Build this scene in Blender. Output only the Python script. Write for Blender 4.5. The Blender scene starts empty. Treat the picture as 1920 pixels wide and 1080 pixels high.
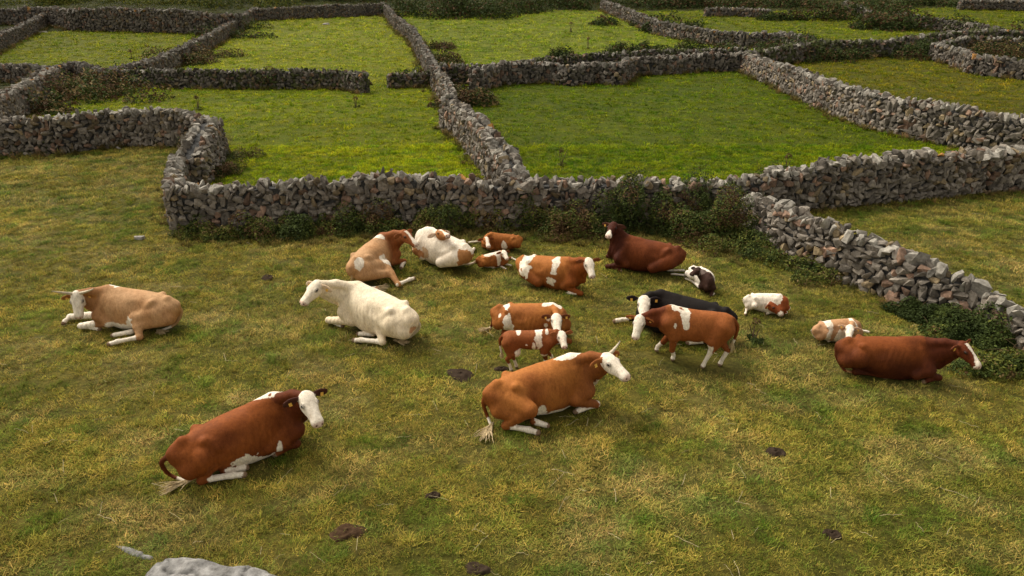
import bpy, bmesh, math, random
import numpy as np
from mathutils import Vector, Matrix
random.seed(7); RNG = np.random.default_rng(7)
S = bpy.context.scene
COL = S.collection

# ------------------------------------------------------------------ camera, sky, sun, exposure
CAM_H, PITCH, FPX = 6.4, math.radians(24.5), 1300.0
cd = bpy.data.cameras.new("camera"); cam = bpy.data.objects.new("camera", cd); COL.objects.link(cam)
cam.location = (0, 0, CAM_H); cam.rotation_euler = (math.pi/2 - PITCH, 0, 0)
cd.sensor_width = 36; cd.lens = FPX/1920*36; cd.clip_end = 2000; cd.clip_start = 0.1
S.camera = cam
SUN_EL, SUN_ROT = math.radians(52), math.radians(-50)
w = bpy.data.worlds.new("World"); S.world = w; w.use_nodes = True
nt = w.node_tree; bg = nt.nodes["Background"]
sky = nt.nodes.new("ShaderNodeTexSky"); sky.sky_type = 'NISHITA'; sky.sun_disc = False
sky.sun_elevation = SUN_EL; sky.sun_rotation = SUN_ROT; sky.air_density = 1.0; sky.dust_density = 4.0; sky.ozone_density = 0.6
hs = nt.nodes.new("ShaderNodeHueSaturation"); hs.inputs['Saturation'].default_value = 0.12
nt.links.new(sky.outputs[0], hs.inputs['Color']); wm = nt.nodes.new("ShaderNodeMix"); wm.data_type = 'RGBA'; wm.blend_type = 'MULTIPLY'; wm.inputs[0].default_value = 1.0; wm.inputs[7].default_value = (1.0, .955, .86, 1)
nt.links.new(hs.outputs[0], wm.inputs[6]); nt.links.new(wm.outputs[2], bg.inputs[0]); bg.inputs[1].default_value = 0.14
sd = bpy.data.lights.new("sun", 'SUN'); sd.energy = 1.35; sd.angle = math.radians(24); sd.color = (1, .94, .84)
sun = bpy.data.objects.new("sun", sd); COL.objects.link(sun)
# NISHITA: rotation 0 = +Y, grows clockwise seen from above
_d = Vector((math.sin(SUN_ROT)*math.cos(SUN_EL), math.cos(SUN_ROT)*math.cos(SUN_EL), math.sin(SUN_EL)))
sun.rotation_euler = _d.to_track_quat('Z', 'Y').to_euler()
S.view_settings.view_transform = 'Standard'; S.view_settings.look = 'None'
S.view_settings.exposure = 0.78; S.view_settings.gamma = 1.0
S.cycles.max_bounces = 6; S.cycles.diffuse_bounces = 3; S.cycles.glossy_bounces = 2; S.cycles.transmission_bounces = 4
S.cycles.use_denoising = True

# ------------------------------------------------------------------ numpy noise
def _h(ix, iy, iz, seed):
    n = (ix.astype(np.int64)*73856093) ^ (iy.astype(np.int64)*19349663) ^ (iz.astype(np.int64)*83492791) ^ (seed*2654435)
    n = (n ^ (n >> 13))*1274126177 & 0x7fffffff
    n = (n ^ (n >> 16))*668265263 & 0x7fffffff
    return ((n ^ (n >> 15)) & 0xffffff)/float(0xffffff)
def vnoise(x, y, z=0.0, seed=0):
    x, y, z = np.broadcast_arrays(np.asarray(x, float), np.asarray(y, float), np.asarray(z, float))
    ix, iy, iz = np.floor(x), np.floor(y), np.floor(z)
    fx, fy, fz = x-ix, y-iy, z-iz
    fx, fy, fz = [f*f*(3-2*f) for f in (fx, fy, fz)]
    r = 0
    for a in (0, 1):
        for b in (0, 1):
            for c in (0, 1):
                wgt = (fx if a else 1-fx)*(fy if b else 1-fy)*(fz if c else 1-fz)
                r = r + wgt*_h(ix+a, iy+b, iz+c, seed)
    return r
def fbm(x, y, z=0.0, seed=0, o=3):
    r, a, t = 0, 1.0, 0
    for i in range(o):
        r = r + a*vnoise(x*2**i, y*2**i, z*2**i if not np.isscalar(z) or z else 0.0, seed+i*17); t += a; a *= .5
    return r/t
def sstep(a, b, x):
    t = np.clip((x-a)/(b-a), 0, 1); return t*t*(3-2*t)

# ------------------------------------------------------------------ ground height, pixel -> place
def ground_z(x, y):
    x = np.asarray(x, float); y = np.asarray(y, float)
    far = np.clip(y-42, 0, None)
    z = 0.00058*far**2 - 0.00025*np.clip(y-125, 0, None)**2*(y > 125)
    z = z + 0.9*sstep(30, 110, y)*(fbm(x/34, y/34, seed=5, o=2)-.5)
    z = z + 0.10*(fbm(x/3.2, y/3.2, seed=9, o=2)-.5) + 0.075*(fbm(x/.6, y/.6, seed=3, o=2)-.5)
    return z
CP, SP = math.cos(PITCH), math.sin(PITCH)
def ray(px, py):
    u, v = (px-960)/FPX, (py-540)/FPX
    d = np.array([u, CP - v*SP, -SP - v*CP]); return d
def at(px, py, h=0.0):                      # the point h metres above the ground that the ray meets
    d = ray(px, py); p = np.array([0, 0, CAM_H]); t = 2.0
    def f(t):
        q = p+d*t; return q[2]-float(ground_z(q[0], q[1]))-h
    hi = 4.0
    while f(hi) > 0 and hi < 400: hi *= 1.06
    lo = hi/1.06
    for _ in range(30):
        m = (lo+hi)/2
        if f(m) > 0: lo = m
        else: hi = m
    return p+d*hi

# ------------------------------------------------------------------ object helpers
def tag(o, label=None, cat=None, group=None, kind=None):
    if label: o['label'] = label
    if cat: o['category'] = cat
    if group: o['group'] = group
    if kind: o['kind'] = kind
    return o
def mesh_obj(name, V, F, mat, parent=None, col=None, smooth=False, attrs=None, matidx=None):
    """V (n,3); F list of (m,k) int arrays (tris/quads) or a single one; col per-vertex rgb"""
    if not isinstance(F, (list, tuple)): F = [F]
    F = [np.asarray(f, np.int32) for f in F if len(f)]
    V = np.asarray(V, np.float32)
    me = bpy.data.meshes.new(name)
    me.vertices.add(len(V)); me.vertices.foreach_set('co', V.ravel())
    nl = sum(f.size for f in F); npoly = sum(len(f) for f in F)
    me.loops.add(nl); me.loops.foreach_set('vertex_index', np.concatenate([f.ravel() for f in F]))
    tot = np.concatenate([np.full(len(f), f.shape[1], np.int32) for f in F])
    start = np.concatenate([[0], np.cumsum(tot)[:-1]]).astype(np.int32)
    me.polygons.add(npoly); me.polygons.foreach_set('loop_start', start); me.polygons.foreach_set('loop_total', tot)
    me.polygons.foreach_set('use_smooth', np.full(npoly, bool(smooth)))
    if col is not None:
        a = me.color_attributes.new('Col', 'FLOAT_COLOR', 'POINT')
        c = np.ones((len(V), 4), np.float32); c[:, :3] = col; a.data.foreach_set('color', c.ravel())
    me.update(); me.validate()
    me.materials.append(mat)
    o = bpy.data.objects.new(name, me); COL.objects.link(o)
    if parent is not None: o.parent = parent; o.matrix_parent_inverse = Matrix.Translation(-Vector(parent.location))
    return o
def empty(name, loc):
    o = bpy.data.objects.new(name, None); o.location = loc; o.empty_display_size = .2; COL.objects.link(o); return o

# ------------------------------------------------------------------ materials
def new_mat(name):
    m = bpy.data.materials.new(name); m.use_nodes = True; t = m.node_tree
    return m, t, t.nodes["Principled BSDF"], t.nodes["Material Output"]
def N(t, kind, **kw):
    n = t.nodes.new(kind)
    for k, v in kw.items():
        if k in n.inputs: n.inputs[k].default_value = v
        else: setattr(n, k, v)
    return n
def mixc(t, a, b, f, mode='MIX'):
    n = t.nodes.new('ShaderNodeMix'); n.data_type = 'RGBA'; n.blend_type = mode
    for s, v in ((6, a), (7, b), (0, f)):
        if isinstance(v, bpy.types.NodeSocket): t.links.new(v, n.inputs[s])
        else: n.inputs[s].default_value = v if s == 0 else (*v, 1)
    return n.outputs[2]
def ramp(t, src, stops):
    r = t.nodes.new('ShaderNodeValToRGB'); e = r.color_ramp.elements
    e[0].position, e[0].color = stops[0][0], (*stops[0][1], 1); e[1].position, e[1].color = stops[-1][0], (*stops[-1][1], 1)
    for p, c in stops[1:-1]:
        n = e.new(p); n.color = (*c, 1)
    t.links.new(src, r.inputs[0]); return r.outputs[0]
def noise(t, scale, detail=4, rough=.6, vec=None):
    n = N(t, 'ShaderNodeTexNoise'); n.inputs['Scale'].default_value = scale; n.inputs['Detail'].default_value = detail; n.inputs['Roughness'].default_value = rough
    g = vec or t.nodes.new('ShaderNodeNewGeometry').outputs['Position']; t.links.new(g, n.inputs['Vector']); return n.outputs[0]
def bump(t, src, bs, strength, dist):
    b = N(t, 'ShaderNodeBump'); b.inputs['Strength'].default_value = strength; b.inputs['Distance'].default_value = dist
    t.links.new(src, b.inputs['Height']); t.links.new(b.outputs[0], bs.inputs['Normal'])
def attr(t, name='Col', kind='GEOMETRY'):
    a = t.nodes.new('ShaderNodeAttribute'); a.attribute_name = name; a.attribute_type = kind; return a.outputs['Color']

def make_stone_mat():
    m, t, b, _ = new_mat('limestone')
    c = attr(t)
    n1 = noise(t, 9, 6, .65); n2 = noise(t, 34, 4, .6); n3 = noise(t, 3.1, 5, .7)
    c = mixc(t, c, ramp(t, n1, [(.30, (.42, .40, .38)), (.7, (1.5, 1.48, 1.45))]), 1.0, 'MULTIPLY')
    c = mixc(t, c, (.27, .25, .215), ramp(t, n2, [(.58, (0, 0, 0)), (.72, (.6, .6, .6))]))
    c = mixc(t, c, (.055, .05, .04), ramp(t, n3, [(.58, (0, 0, 0)), (.76, (.6, .6, .6))]))
    t.links.new(c, b.inputs['Base Color']); b.inputs['Roughness'].default_value = .92; b.inputs['Specular IOR Level'].default_value = .15
    bump(t, n1, b, .7, .03); return m
def make_ground_mat():
    m, t, b, _ = new_mat('turf_soil')
    c = attr(t)
    n1 = noise(t, 14, 8, .7); n2 = noise(t, 2.3, 5, .65)
    c = mixc(t, c, ramp(t, n1, [(.3, (.42, .42, .42)), (.72, (1.35, 1.3, 1.2))]), 1.0, 'MULTIPLY')
    c = mixc(t, c, ramp(t, n2, [(.32, (.72, .8, .7)), (.7, (1.25, 1.15, 1.2))]), 1.0, 'MULTIPLY')
    t.links.new(c, b.inputs['Base Color']); b.inputs['Roughness'].default_value = .95; b.inputs['Specular IOR Level'].default_value = .1
    bump(t, n1, b, .9, .06); return m
def make_grass_mat():
    m, t, b, out = new_mat('grass_blades')
    c = mixc(t, attr(t, 'tint', 'INSTANCER'), attr(t), 1.0, 'MULTIPLY')
    n1 = noise(t, 1.7, 5, .7)
    c = mixc(t, c, ramp(t, n1, [(.3, (.68, .74, .62)), (.7, (1.3, 1.22, 1.25))]), 1.0, 'MULTIPLY')
    t.links.new(c, b.inputs['Base Color']); b.inputs['Roughness'].default_value = .8; b.inputs['Specular IOR Level'].default_value = .06
    tr = t.nodes.new('ShaderNodeBsdfTranslucent'); t.links.new(c, tr.inputs[0])
    mx = t.nodes.new('ShaderNodeMixShader'); mx.inputs[0].default_value = .25
    t.links.new(b.outputs[0], mx.inputs[1]); t.links.new(tr.outputs[0], mx.inputs[2]); t.links.new(mx.outputs[0], out.inputs[0]); return m
def make_leaf_mat(name='leaf'):
    m, t, b, out = new_mat(name)
    c = attr(t); n1 = noise(t, 3.0, 3, .6)
    c = mixc(t, c, ramp(t, n1, [(.3, (.7, .75, .7)), (.7, (1.3, 1.25, 1.2))]), 1.0, 'MULTIPLY')
    t.links.new(c, b.inputs['Base Color']); b.inputs['Roughness'].default_value = .8; b.inputs['Specular IOR Level'].default_value = .12
    tr = t.nodes.new('ShaderNodeBsdfTranslucent'); t.links.new(c, tr.inputs[0])
    mx = t.nodes.new('ShaderNodeMixShader'); mx.inputs[0].default_value = .2
    t.links.new(b.outputs[0], mx.inputs[1]); t.links.new(tr.outputs[0], mx.inputs[2]); t.links.new(mx.outputs[0], out.inputs[0]); return m
def make_coat_mat():
    m, t, b, _ = new_mat('cow_coat')
    c = attr(t); g = t.nodes.new('ShaderNodeTexCoord').outputs['Object']
    mp = N(t, 'ShaderNodeMapping'); mp.inputs['Scale'].default_value = (1, 1, .45); t.links.new(g, mp.inputs[0])
    n1 = noise(t, 7.5, 5, .65, mp.outputs[0]); n2 = noise(t, 55, 3, .6, mp.outputs[0])
    c = mixc(t, c, ramp(t, n1, [(.28, (.86, .83, .80)), (.72, (1.1, 1.1, 1.1))]), 1.0, 'MULTIPLY')
    n3 = noise(t, 22, 5, .7, mp.outputs[0]); c = mixc(t, c, ramp(t, n3, [(.32, (.80, .76, .73)), (.5, (1., 1., 1.)), (.7, (1.16, 1.16, 1.18))]), 1.0, 'MULTIPLY'); c = mixc(t, c, ramp(t, n2, [(.3, (.85, .84, .82)), (.7, (1.12, 1.12, 1.12))]), 1.0, 'MULTIPLY')
    t.links.new(c, b.inputs['Base Color']); b.inputs['Roughness'].default_value = .7; b.inputs['Specular IOR Level'].default_value = .12
    b.inputs['Sheen Weight'].default_value = 0.0; b.inputs['Sheen Roughness'].default_value = .4
    bump(t, n3, b, .5, .012); return m
def simple_mat(name, col, rough=.7, bumps=None, spec=.3):
    m, t, b, _ = new_mat(name)
    n1 = noise(t, bumps or 30, 4, .6)
    c = mixc(t, col, ramp(t, n1, [(.3, (.6, .6, .6)), (.7, (1.3, 1.3, 1.3))]), 1.0, 'MULTIPLY')
    t.links.new(c, b.inputs['Base Color']); b.inputs['Roughness'].default_value = rough; b.inputs['Specular IOR Level'].default_value = spec
    bump(t, n1, b, .5, .01); return m
M_STONE, M_GROUND, M_GRASS, M_LEAF, M_COAT = make_stone_mat(), make_ground_mat(), make_grass_mat(), make_leaf_mat(), make_coat_mat()
M_STEM = simple_mat('dry_stem', (.10, .06, .035)); M_STRAW = simple_mat('straw', (.42, .34, .19))
M_HORN = simple_mat('horn', (.50, .42, .30), .45); M_EYE = simple_mat('eye', (.012, .009, .007), .15, spec=.6)
M_TAG = simple_mat('ear_tag_plastic', (.75, .42, .08), .4); M_TUFT = simple_mat('tail_hair', (.50, .38, .21), .8)
M_TUFTR = simple_mat('tail_hair_red', (.38, .20, .08), .8)
M_DUNG = simple_mat('dung', (.040, .027, .018), .95, 14, .05); M_SOIL = simple_mat('bare_soil', (.058, .033, .018), .95, 20, .05)

# ------------------------------------------------------------------ field polygons -> turf colours
def wpoly(pts, h=0.0): return np.array([at(a, b, h)[:2] for a, b in pts])
def inpoly(x, y, P):
    r = np.zeros(x.shape, bool); n = len(P)
    for i in range(n):
        (x1, y1), (x2, y2) = P[i], P[(i+1) % n]
        c = ((y1 > y) != (y2 > y)) & (x < (x2-x1)*(y-y1)/((y2-y1) if y2 != y1 else 1e-9)+x1); r ^= c
    return r
FIELDS = [
    ([(60, 218), (190, 160), (700, 160), (830, 160), (835, 195), (950, 335), (640, 395), (330, 420), (340, 330), (440, 260), (380, 235)], (.150, .185, .012), (.105, .150, .010), (.20, .20, .03)),
    ([(860, 160), (1400, 128), (1700, 225), (1960, 270), (1960, 340), (1440, 400), (960, 400), (950, 335)], (.096, .132, .010), (.058, .098, .010), (.122, .138, .016)),
    ([(-200, 60), (90, 60), (440, 40), (440, 75), (200, 150), (-200, 145)], (.130, .150, .030), (.10, .12, .02), (.17, .17, .05)),
    ([(200, 150), (440, 65), (480, 25), (720, 20), (830, 150), (700, 160)], (.165, .190, .042), (.13, .16, .03), (.22, .22, .08)),
    ([(740, 20), (1150, 20), (1240, 60), (1440, 80), (1440, 105), (1200, 115), (860, 145), (820, 110)], (.150, .185, .050), (.11, .15, .03), (.20, .22, .09)),
    ([(1410, 120), (1560, 100), (1800, 110), (1960, 130), (1960, 245), (1780, 230), (1600, 190)], (.110, .112, .018), (.08, .09, .015), (.16, .13, .04)),
    ([(1150, 20), (1560, 20), (1900, 70), (1700, 90), (1440, 90), (1300, 60)], (.105, .130, .022), (.07, .09, .02), (.15, .15, .04)),
    ([(1600, 20), (1960, 10), (1960, 70), (1800, 60)], (.10, .12, .02), (.07, .09, .02), (.14, .14, .04)),
]
FP = [(wpoly(p), *[np.array(c) for c in cs]) for p, *cs in FIELDS]
def turf_colour(x, y, fine=True):
    x = np.asarray(x, float); y = np.asarray(y, float)
    near = [np.array(c) for c in ((.266, .236, .044), (.168, .190, .032), (.345, .285, .10))]
    dflt = [np.array(c) for c in ((.075, .085, .018), (.05, .06, .014), (.12, .11, .03))]
    base = np.where((y < 36)[:, None], near[0], dflt[0]); gr = np.where((y < 36)[:, None], near[1], dflt[1]); dr = np.where((y < 36)[:, None], near[2], dflt[2])
    mul = np.ones((len(x), 3))
    for P, a, b, c in FP:
        k = inpoly(x, y, P)[:, None]; base = np.where(k, a, base); gr = np.where(k, b, gr); dr = np.where(k, c, dr); mul = np.where(k, np.array([1.60, 1.58, .40])*(1+.18*sstep(38, 60, y)[:, None]), mul)
    n1 = fbm(x/2.6, y/1.5, seed=21, o=3)[:, None]; n2 = fbm(x/1.1+40, y/.7, seed=31, o=3)[:, None]; n3 = fbm(x/9, y/6, seed=41, o=2)[:, None]
    c = base + (gr-base)*sstep(.44, .74, n1)*.5
    c = c + (dr-c)*sstep(.50, .72, n2)*.38
    n4 = fbm(x/.42, y/.26, seed=51, o=2)[:, None]; n5 = fbm(x/.9+9, y/.5, seed=57, o=2)[:, None]
    c = c + (dr-c)*sstep(.55, .75, n5)*.42; c = c*(.72+.56*n4)*(.86+.28*n3)*mul
    return c

# ------------------------------------------------------------------ ground sheet
def build_ground():
    ys = np.concatenate([np.arange(-12, 2, 1.0), np.arange(2, 28, .16), np.arange(28, 60, .4), np.arange(60, 130, .9), np.arange(130, 420, 8)])
    xp = np.concatenate([np.arange(0, 16, .2), np.arange(16, 45, .5), np.arange(45, 110, 1.2), np.arange(110, 420, 10)])
    xs = np.concatenate([-xp[:0:-1], xp])
    X, Y = np.meshgrid(xs, ys); x, y = X.ravel(), Y.ravel()
    z = ground_z(x, y) + .02*(fbm(x/.22, y/.22, seed=77, o=1)-.5)
    nx, ny = len(xs), len(ys)
    i = (np.arange(ny-1)[:, None]*nx+np.arange(nx-1)[None]).ravel()
    F = np.stack([i, i+1, i+1+nx, i+nx], 1)
    dk = 1-.64*(1-sstep(-1.5, .5, np.abs(x)-(np.abs(y)*.80+6)))*sstep(3.3, 4.6, y)*(1-sstep(118, 124, y))
    o = mesh_obj('ground', np.stack([x, y, z], 1), F, M_GROUND, col=turf_colour(x, y)*dk[:, None], smooth=True)
    tag(o, 'grazed turf of the pasture and the small fields behind it', None, None, 'structure')
build_ground()

# ------------------------------------------------------------------ dry stone walls
def stone_templates(n, npts, seed):
    rng = np.random.default_rng(seed); out = []
    for k in range(n):
        bm = bmesh.new()
        p = rng.normal(size=(npts, 3)); p /= np.linalg.norm(p, axis=1)[:, None]
        p = np.sign(p)*np.abs(p)**rng.uniform(.55, .8); p *= rng.uniform(.82, 1.0, (npts, 1))
        for q in p: bm.verts.new(q)
        r = bmesh.ops.convex_hull(bm, input=bm.verts)
        bmesh.ops.delete(bm, geom=[v for v in bm.verts if not v.link_faces], context='VERTS')
        bmesh.ops.triangulate(bm, faces=bm.faces[:]); bm.verts.index_update()
        V = np.array([v.co[:] for v in bm.verts]); F = np.array([[v.index for v in f.verts] for f in bm.faces])
        V /= np.abs(V).max(0); bm.free(); out.append((V, F))
    return out
T_NEAR, T_FAR = stone_templates(34, 14, 1), stone_templates(20, 11, 2)
def rot_xyz(a, b, c):
    ca, sa, cb, sb, cc, sc = math.cos(a), math.sin(a), math.cos(b), math.sin(b), math.cos(c), math.sin(c)
    return np.array([[cc, -sc, 0], [sc, cc, 0], [0, 0, 1]]) @ np.array([[cb, 0, sb], [0, 1, 0], [-sb, 0, cb]]) @ np.array([[1, 0, 0], [0, ca, -sa], [0, sa, ca]])
WALL_LINES = []
def wall(pts, h, label, stone=.2, thick=.62, far=False, hv=.08, end_h=None, mossy=0., pale=1.0, group='dry stone walls dividing the fields'):
    """pts: photo points on the wall's top line; h its height there (or a list)"""
    hs = h if isinstance(h, (list, tuple)) else [h]*len(pts)
    W = np.array([at(px, py, hh)[:2] for (px, py), hh in zip(pts, hs)])
    seg = np.linalg.norm(np.diff(W, axis=0), axis=1); L = np.concatenate([[0], np.cumsum(seg)]); tot = L[-1]
    rng = np.random.default_rng(int(sum(ord(c)*(i+1) for i, c in enumerate(label))))
    Vs, Fs, Cs, off = [], [], [], 0
    T = T_FAR if far else T_NEAR
    def P(s):
        x = np.interp(s, L, W[:, 0]); y = np.interp(s, L, W[:, 1])
        e = .25; dx = np.interp(s+e, L, W[:, 0])-np.interp(s-e, L, W[:, 0]); dy = np.interp(s+e, L, W[:, 1])-np.interp(s-e, L, W[:, 1])
        n = math.hypot(dx, dy) or 1; return np.array([x, y]), np.array([dx, dy])/n
    hn = rng.uniform(0, 99)
    SS = np.linspace(-.5, tot+.5, int(tot/.12)+4); HV = 1+hv*2*(fbm(SS/1.9+hn, 0*SS, seed=8, o=3)-.5)
    GG = ground_z(np.interp(SS, L, W[:, 0]), np.interp(SS, L, W[:, 1]))
    def HH(s): return float(np.interp(s, L, hs)*np.interp(s, SS, HV))
    def put(s, lat, z, sx, sy, sz, R, c):
        nonlocal off
        V, F = T[rng.integers(len(T))]
        p, d = P(s); B = np.array([[d[0], -d[1], 0], [d[1], d[0], 0], [0, 0, 1]])
        v = (V*[sx, sy, sz]) @ R.T; v = v @ B.T
        g = float(np.interp(s, SS, GG))
        v = v + [p[0]-d[1]*lat, p[1]+d[0]*lat, g+z]
        Vs.append(v); Fs.append(F+off); off += len(v); Cs.append(np.repeat(np.array(c)[None], len(v), 0))
    def scol(top=0.):
        g = rng.uniform(.06, .17)*pale*(.62 if far else .82); g *= 1.48; c = np.array([g*1.13, g*.98, g*.81])
        r = rng.random()
        if r < .12: c = c*[1.25, .92, .78]
        elif r < .2: c = c*[1.2, 1.05, .75]
        if top and rng.random() < .55*top: c = np.array([.27, .25, .215])*rng.uniform(.7, 1.2)*(.72 if far else 1)
        if top and rng.random() < .009: c = np.array([.34, .17, .05])
        if rng.random() < mossy: c = np.array([.05, .055, .02])*rng.uniform(.7, 1.5)
        return c
    zf = lambda z, H: thick/2*(1-.28*z/H)
    for side in (-1, 1):
        s = -.05
        # irregular packing: march in columns of varied width, fill each column with varied heights
        rows = []
        z = 0.0
        while z < max(hs)*1.15:
            rh = stone*rng.uniform(.62, 1.1); rows.append((z, rh)); z += rh*.86
        for z0, rh in rows:
            s = rng.uniform(-.1, .1)
            while s < tot+.05:
                sw = stone*rng.uniform(.55, 1.7); H = HH(s)
                zc = z0+rh/2+rng.normal(0, .02)
                if zc < H-.04:
                    hz = rh*rng.uniform(.5, .72); 
                    q = rng.random()
                    if q < .14: sw *= .6; hz *= 1.9
                    elif q < .20 and not far: sw *= 1.7; hz *= 1.35
                    a = rng.normal(0, .35)
                    put(s+sw/2, side*(zf(zc, H)-.05+rng.normal(0, .018)), zc, sw*.56, stone*rng.uniform(.42, .7), hz, rot_xyz(rng.normal(0, .15), a, rng.normal(0, .18)), scol())
                s += sw*.98
    # bigger slabs set among the small stones
    for k in range(int(tot*(1.5 if not far else .7))):
        s = rng.uniform(.2, max(.3, tot-.2)); H = HH(s); side = rng.choice([-1, 1]); up = rng.random() < .45; a_, b_ = stone*rng.uniform(.95, 1.5), stone*rng.uniform(.45, .75); z = rng.uniform(a_ if up else b_, max(a_+.02, H-a_-.1))
        put(s, side*(zf(z, H)-.02), z, b_ if up else a_, stone*.42, a_ if up else b_, rot_xyz(rng.normal(0, .08), rng.normal(0, .22), rng.normal(0, .1)), scol()*rng.uniform(.9, 1.35))
    # cope stones, tilted on edge
    s = 0
    while s < tot:
        H = HH(s); sw = stone*rng.uniform(.45, 1.15)
        for lat in (-.14, .13):
            if rng.random() < .18: continue
            put(s+sw/2+rng.normal(0, .04), lat*thick/.62+rng.normal(0, .04), H+rng.uniform(-.06, .05), sw*.5, stone*rng.uniform(.5, 1.0), stone*rng.uniform(.35, 1.05),
                rot_xyz(rng.normal(0, .3), rng.normal(0, .5), rng.normal(0, .5)), scol(1.))
        s += sw*.9
    # stones closing both ends
    for s0 in (-.02, tot+.02):
        for z0, rh in rows:
            H = HH(s0)
            if z0+rh/2 < H-.04:
                for lat in np.arange(-thick/2+.12, thick/2-.05, stone*.9): put(s0, lat+rng.normal(0, .03), z0+rh/2, stone*.45, stone*.55, rh*.62, rot_xyz(*rng.normal(0, .25, 3)), scol())
    # fallen stones at the foot
    for k in range(int(tot*(.7 if not far else .25))):
        put(rng.uniform(0, tot), rng.choice([-1, 1])*(thick/2+rng.uniform(.0, .25)), .03, stone*.5, stone*.45, stone*.3, rot_xyz(*rng.normal(0, .6, 3)), scol(.3))
    # dark box for the wall's heart, added so no light shows through
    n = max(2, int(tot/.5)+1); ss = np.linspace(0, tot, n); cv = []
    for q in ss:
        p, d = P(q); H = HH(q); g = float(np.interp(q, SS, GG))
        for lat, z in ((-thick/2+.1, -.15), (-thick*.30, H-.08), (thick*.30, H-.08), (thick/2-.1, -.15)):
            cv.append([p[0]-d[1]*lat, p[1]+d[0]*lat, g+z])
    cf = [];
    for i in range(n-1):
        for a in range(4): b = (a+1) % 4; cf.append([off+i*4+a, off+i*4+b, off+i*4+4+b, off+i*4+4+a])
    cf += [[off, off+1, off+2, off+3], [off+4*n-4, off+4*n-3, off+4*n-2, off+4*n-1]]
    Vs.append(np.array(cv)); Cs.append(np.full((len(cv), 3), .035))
    o = mesh_obj('stone_wall', np.concatenate(Vs), [np.concatenate(Fs), np.array(cf)], M_STONE, col=np.concatenate(Cs))
    WALL_LINES.append((W, thick/2)); tag(o, label, 'stone wall', group, 'thing'); return W

wall([(312, 350), (400, 351), (520, 341), (640, 336), (760, 340), (940, 345), (1100, 341), (1240, 339), (1360, 338), (1440, 333)], [1.28, 1.2, 1.25, 1.35, 1.25, 1.2, 1.2, 1.25, 1.15, 1.15],
     'long lumpy grey stone wall crossing the picture just behind the cattle', hv=.17, stone=.185)
wall([(1440, 322), (1500, 312), (1600, 303), (1700, 296), (1800, 288), (1960, 274)], [1.25, 1.3, 1.3, 1.3, 1.3, 1.3],
     'tall grey stone wall running to the right edge above the dry side field', stone=.2, hv=.1)
wall([(1408, 362), (1470, 396), (1550, 424), (1640, 455), (1700, 482), (1780, 516), (1850, 548), (1960, 600)], [.95, 1.08, 1.08, 1.05, 1.0, .85, .7, .65],
     'pale tumbled stone wall slanting down to the right edge beside the lying red cow', stone=.19, hv=.14, pale=1.12, thick=.5)
wall([(322, 345), (328, 318), (336, 290)], [1.2, .85, .8], 'short low stone wall end running back from the left corner of the front wall', stone=.2, thick=.5)
wall([(352, 296), (372, 258), (388, 224)], [.9, 1.2, 1.3], 'wide rough stone wall bend left of the bright green field', stone=.2, thick=1.15)
wall([(-140, 226), (40, 222), (110, 219), (180, 213), (240, 210), (300, 209), (345, 211), (392, 222)], 1.35,
     'grey stone wall at the left edge above the yellowed pasture corner', stone=.2, hv=.08)
wall([(-120, 250), (-30, 202), (0, 182), (40, 160), (75, 141), (100, 128)], 1.2, 'stone wall slanting up from the left edge to the overgrown bank', stone=.2, thick=.8)
wall([(-140, 122), (0, 121), (50, 124), (95, 129)], 1.05, 'short far stone wall at the left edge below the upper left field', far=True)
wall([(97, 127), (133, 120), (173, 126), (190, 134)], 1.05, 'humped bit of stone wall on top of the overgrown bank', far=True)
wall([(190, 134), (260, 133), (400, 133), (520, 133), (640, 134), (682, 142)], 1.0, 'straight ivy-darkened stone wall at the back of the bright green field', far=True, mossy=.25)
wall([(728, 140), (770, 138), (822, 136)], .8, 'short overgrown stone wall stub right of the field gap', far=True, mossy=.4)
wall([(190, 133), (240, 124), (300, 107), (360, 80), (417, 52), (460, 25), (478, 15)], 1.1, 'stone wall climbing between the two upper left fields', far=True)
wall([(-100, 20), (0, 18), (80, 17), (130, 19), (240, 17), (330, 19), (390, 27), (450, 30)], [1.6, 1.6, 1.6, 2.0, 2.2, 2.2, 1.9, 1.5], 'long layered stone wall along the top of the upper left field', far=True, stone=.3)
wall([(97, 20), (50, 43), (0, 64), (-80, 100)], 1.2, 'stone wall slanting down to the left edge in the far upper left corner', far=True)
wall([(478, 16), (540, 14), (633, 10), (717, 7)], 1.3, 'far stone wall closing the top of the pale green middle field', far=True)
wall([(718, 5), (740, 30), (773, 53), (787, 77), (803, 103), (813, 123), (822, 136)], 1.15, 'upper half of the stone wall running up the middle of the picture', far=True)
wall([(824, 137), (836, 155), (846, 180)], 1.1, 'narrow middle piece of the central stone wall beside a bush', stone=.2, thick=.6)
wall([(838, 186), (873, 207), (897, 229), (923, 257), (940, 277), (957, 297), (966, 325)], 1.2, 'broad lower half of the central stone wall ending at the front wall', stone=.2, thick=.85)
wall([(884, 134), (940, 122), (1033, 119), (1070, 124), (1120, 120), (1160, 124), (1185, 109), (1267, 105), (1330, 101), (1400, 101)], 1.15, 'bright lumpy stone wall at the back of the right green field', far=True, hv=.15, stone=.26)
wall([(822, 123), (907, 122), (977, 116), (1050, 107), (1140, 100), (1233, 95), (1290, 93), (1400, 92)], 1.1, 'dark overgrown stone wall just behind the bright lumpy one', far=True, mossy=.4)
wall([(1403, 104), (1447, 118), (1513, 138), (1580, 164), (1653, 182), (1747, 198), (1847, 214), (1960, 226)], [1.1, 1.2, 1.3, 1.3, 1.4, 1.4, 1.4, 1.4], 'clean stone wall slanting right between the green field and the olive field', stone=.22, thick=.8)
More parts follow.
